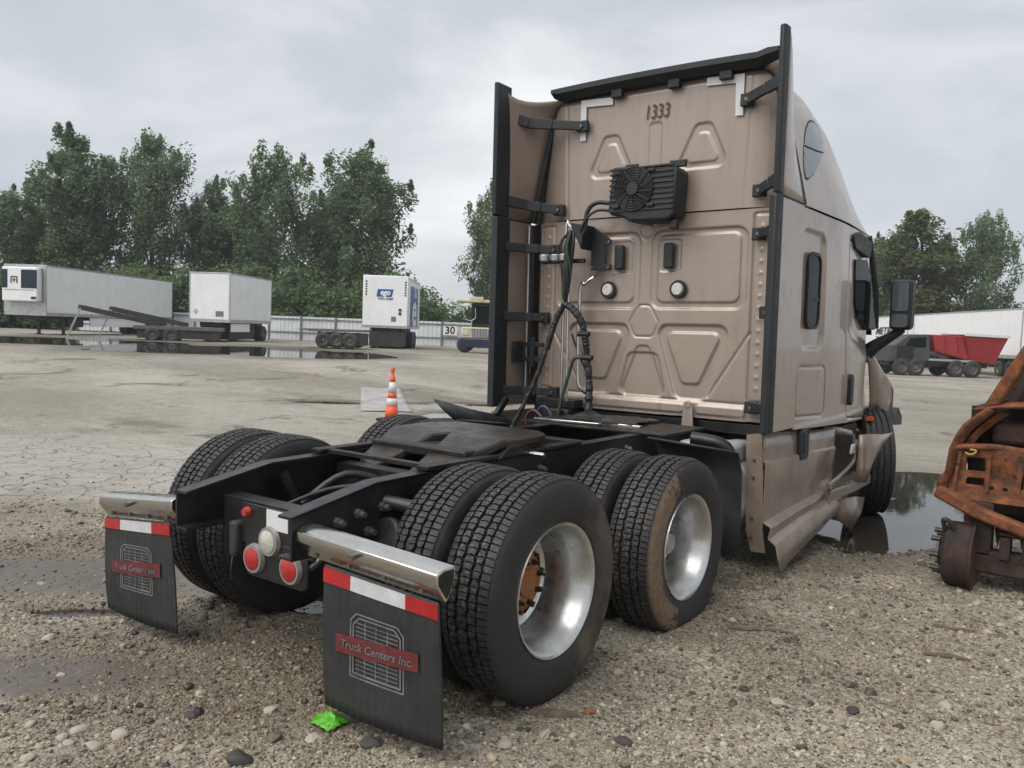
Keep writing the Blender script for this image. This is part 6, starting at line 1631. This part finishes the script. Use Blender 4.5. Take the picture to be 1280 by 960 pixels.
bmk('hub', lambda mb: mb.lathe([(0.0, -0.03), (0.05, -0.03), (0.06, 0.0), (0.11, 0.005)], 24, (2.12, YF, 0.285)), m_grey_p, smooth=35)
for k in range(8):
    t = 2*math.pi*k/8
    bmk('wheel_stud', lambda mb: mb.cyl((2.13, YF+0.14*math.cos(t), 0.285+0.14*math.sin(t)), (2.075, YF+0.14*math.cos(t), 0.285+0.14*math.sin(t)), 0.018, n=8), m_nut)
bmk('brake_hose', lambda mb: mb.tube([(2.16, YF-0.12, 0.45), (2.15, YF-0.15, 0.53), (2.20, YF-0.13, 0.50), (2.22, YF-0.10, 0.40)], 0.016, 8, 4), m_hose, smooth=60)
bmk('spring_mount', lambda mb: mb.box(2.30, 2.42, YF-0.02, YF+0.10, 0.30, 0.66), m_rust_d, bevel=0.01)
bmk('floor', lambda mb: mb.box(2.15, 3.6, YF+0.3, YF+1.3, 0.55, 0.62), m_rust_d)

# ------------------------------------------------------------------ traffic cone, sheet, litter, stones
cp = (-7.2, 7.2); cz = gz(*cp)
cone = empty('traffic_cone', (cp[0], cp[1], cz)); tag(cone, 'tall orange traffic cone with two white bands standing beyond the frame', 'cone')
def latheZ(mb, prof, n=28): 
    k = MB(); k.lathe(prof, n); mb.add([(v[1], v[2], v[0]) for v in k.v], k.f)
mb = MB(); mb.prism(rrect(-0.2, 0.2, -0.2, 0.2, 0.04), 'Z', 0.0, 0.05); mb.build('base', m_grime, cone, bevel=0.01)
R = lambda z: 0.125 - 0.085*(z/0.78)
for (a, b, m, nm) in ((0.05, 0.27, m_orange, 'band'), (0.27, 0.40, m_conew, 'reflective_band'), (0.40, 0.50, m_orange, 'band'), (0.50, 0.68, m_conew, 'reflective_band'), (0.68, 0.78, m_orange, 'band')):
    e = 0.003 if m is m_conew else 0
    mb = MB(); latheZ(mb, [(R(a)+e, a), (R(b)+e, b)]); mb.build(nm, m, cone, smooth=60, solid=0.004)
mb = MB(); latheZ(mb, [(0.045, 0.775), (0.028, 0.785), (0.026, 0.86), (0.034, 0.875), (0.040, 0.90), (0.034, 0.93), (0.018, 0.945), (0.0, 0.948)]); mb.build('handle', m_orange, cone, smooth=60)
# weathered sheet flat on the ground
rows = []
A0, B0 = Vector((-12.6, 11.4, 0)), Vector((-8.7, 7.85, 0)); wdt = Vector((0.70, 0.71, 0))*1.0
for i in range(26):
    r = []
    for j in range(10):
        p = A0.lerp(B0, i/25) + wdt*(j/9)
        r.append((p.x, p.y, gz(p.x, p.y)+0.014+0.02*float(vnoise(np.array([p.x*4.0]), np.array([p.y*4.0]), 6)[0])))
    rows.append(r)
mb = MB(); mb.grid(rows); sh = mb.build('plastic_sheet', m_sheet, smooth=60, solid=0.004); tag(sh, 'pale weathered sheet lying flat on the ground left of the cone', 'sheet')
# white scrap beyond the left side of the cab
mb = MB(); mb.grid([[(-4.35+0.1*i+0.03*math.sin(3*j), 8.2+0.12*j, gz(-4.3, 8.4)+0.03+0.04*((i*j) % 3)/2) for i in range(4)] for j in range(4)])
tag(mb.build('paper_scrap', m_whitevinyl, smooth=60, solid=0.004), 'small white scrap on the gravel beyond the rear corner of the cab', 'scrap')
# green rag
rows = []
rg = random.Random(2)
for i in range(11):
    r = []
    for j in range(11):
        u_, v_ = i/10-0.5, j/10-0.5; rr = math.hypot(u_, v_)
        x = 0.615+u_*0.125+rg.gauss(0, 0.006); y = -0.80+v_*0.115+rg.gauss(0, 0.006)
        r.append((x, y, gz(x, y)+0.012+0.05*max(0, 1-1.6*rr)*rg.uniform(0.4, 1.2)))
    rows.append(r)
mb = MB(); mb.grid(rows); tag(mb.build('crumpled_glove', m_green, smooth=70, solid=0.003), 'crumpled lime green glove on the gravel below the right mud flap', 'glove')
def stone_mesh(name, seed, m, sq=0.6, cuts=3):
    bm = bmesh.new(); bmesh.ops.create_icosphere(bm, subdivisions=cuts, radius=1.0)
    r = np.random.default_rng(seed); pl = r.normal(size=(9, 3)); pl /= np.linalg.norm(pl, axis=1)[:, None]; dd = r.uniform(0.55, 0.9, 9)
    for v in bm.verts:
        p = np.array(v.co)
        for n_, d_ in zip(pl, dd):
            k = p@n_-d_
            if k > 0: p = p - n_*k*0.85
        v.co = (p[0]*1.2, p[1], p[2]*sq)
    me_ = bpy.data.meshes.new(name); bm.to_mesh(me_); bm.free(); me_.shade_smooth(); me_.set_sharp_from_angle(angle=math.radians(35)); me_.materials.append(m); return me_
SM = [stone_mesh('stone', s, m_stone, 0.6) for s in range(4)]; SD = [stone_mesh('dark_stone', s+20, m_stone_dark, 0.55) for s in range(2)]
def stone(x, y, s, me_, label, group=None, nm='stone'):
    o = bpy.data.objects.new(nm, me_); col.objects.link(o); o.scale = (s, s, s); o.rotation_euler = (rb.uniform(-.2, .2), rb.uniform(-.2, .2), rb.uniform(0, 6)); o.location = (x, y, gz(x, y)+s*0.14)
    tag(o, label, 'stone', group)
for k, (x, y) in enumerate([(-0.27, -1.59), (-0.08, -1.55), (-0.09, -1.48), (-0.01, -1.56), (0.07, -1.4), (-1.18, -1.12), (-0.67, -1.29), (0.34, -0.89), (0.09, -1.51), (0.0, -1.71), (2.57, 1.11), (1.98, 0.61), (2.4, 0.57), (1.28, -0.48), (1.4, 1.5)]):
    stone(x, y, rb.uniform(0.018, 0.034), SM[k % 4], 'pale rounded stone lying loose on the gravel', 'pale stones on the gravel')
for k, (x, y, s) in enumerate([(0.87, -0.81, 0.042), (2.26, 0.78, 0.035), (0.59, -1.21, 0.05), (0.66, -0.71, 0.045), (0.14, -1.13, 0.03), (1.63, -0.15, 0.035), (-0.25, -1.4, 0.03), (1.98, 0.93, 0.02)]):
    stone(x, y, s, SD[k % 2], 'dark broken chunk lying on the pale gravel', 'dark chunks on the gravel', 'dark_stone')
stone(1.39, -0.02, 0.025, stone_mesh('brick_chip', 50, m_brick, 0.7), 'small orange brick chip beside the rear tyre', None, 'brick_chip')
def stick(pts, r, label):
    mb = MB(); mb.tube([(p[0], p[1], gz(p[0], p[1])+0.012) for p in pts], r, 6, 3, 0.5); tag(mb.build('wood_stick', m_wood, smooth=50), label, 'stick')
stick([(1.20, -0.20), (1.28, -0.15), (1.37, -0.08)], [0.012, 0.024, 0.010], 'short dark splinter of wood in front of the rear tyre')
stick([(1.42, 1.36), (1.52, 1.40), (1.62, 1.48), (1.74, 1.52)], [0.008, 0.010, 0.009, 0.005], 'thin grey stick on the gravel right of the flat tyre')
stick([(2.36, 1.72), (2.46, 1.78), (2.56, 1.80)], [0.008, 0.013, 0.006], 'dark twig on the gravel below the burnt cab')
stick([(2.30, 2.25), (2.40, 2.27), (2.52, 2.33)], [0.006, 0.010, 0.005], 'pale twig lying in front of the burnt cab')

# ------------------------------------------------------------------ damp air between the camera and the trees
mb = MB(); mb.box(-640, 640, -640, 640, -1.6, 24)
hz = mb.build('haze', None); tag(hz, kind='stuff')
hm = bpy.data.materials.new('damp_air'); hm.use_nodes = True; hm.node_tree.nodes.clear()
ho = hm.node_tree.nodes.new('ShaderNodeOutputMaterial'); hv = hm.node_tree.nodes.new('ShaderNodeVolumePrincipled')
hv.inputs['Color'].default_value = (0.93, 0.96, 1.0, 1); hv.inputs['Density'].default_value = 0.0006; hv.inputs['Anisotropy'].default_value = 0.0
hm.node_tree.links.new(hv.outputs[0], ho.inputs['Volume'])
hz.data.materials.append(hm)
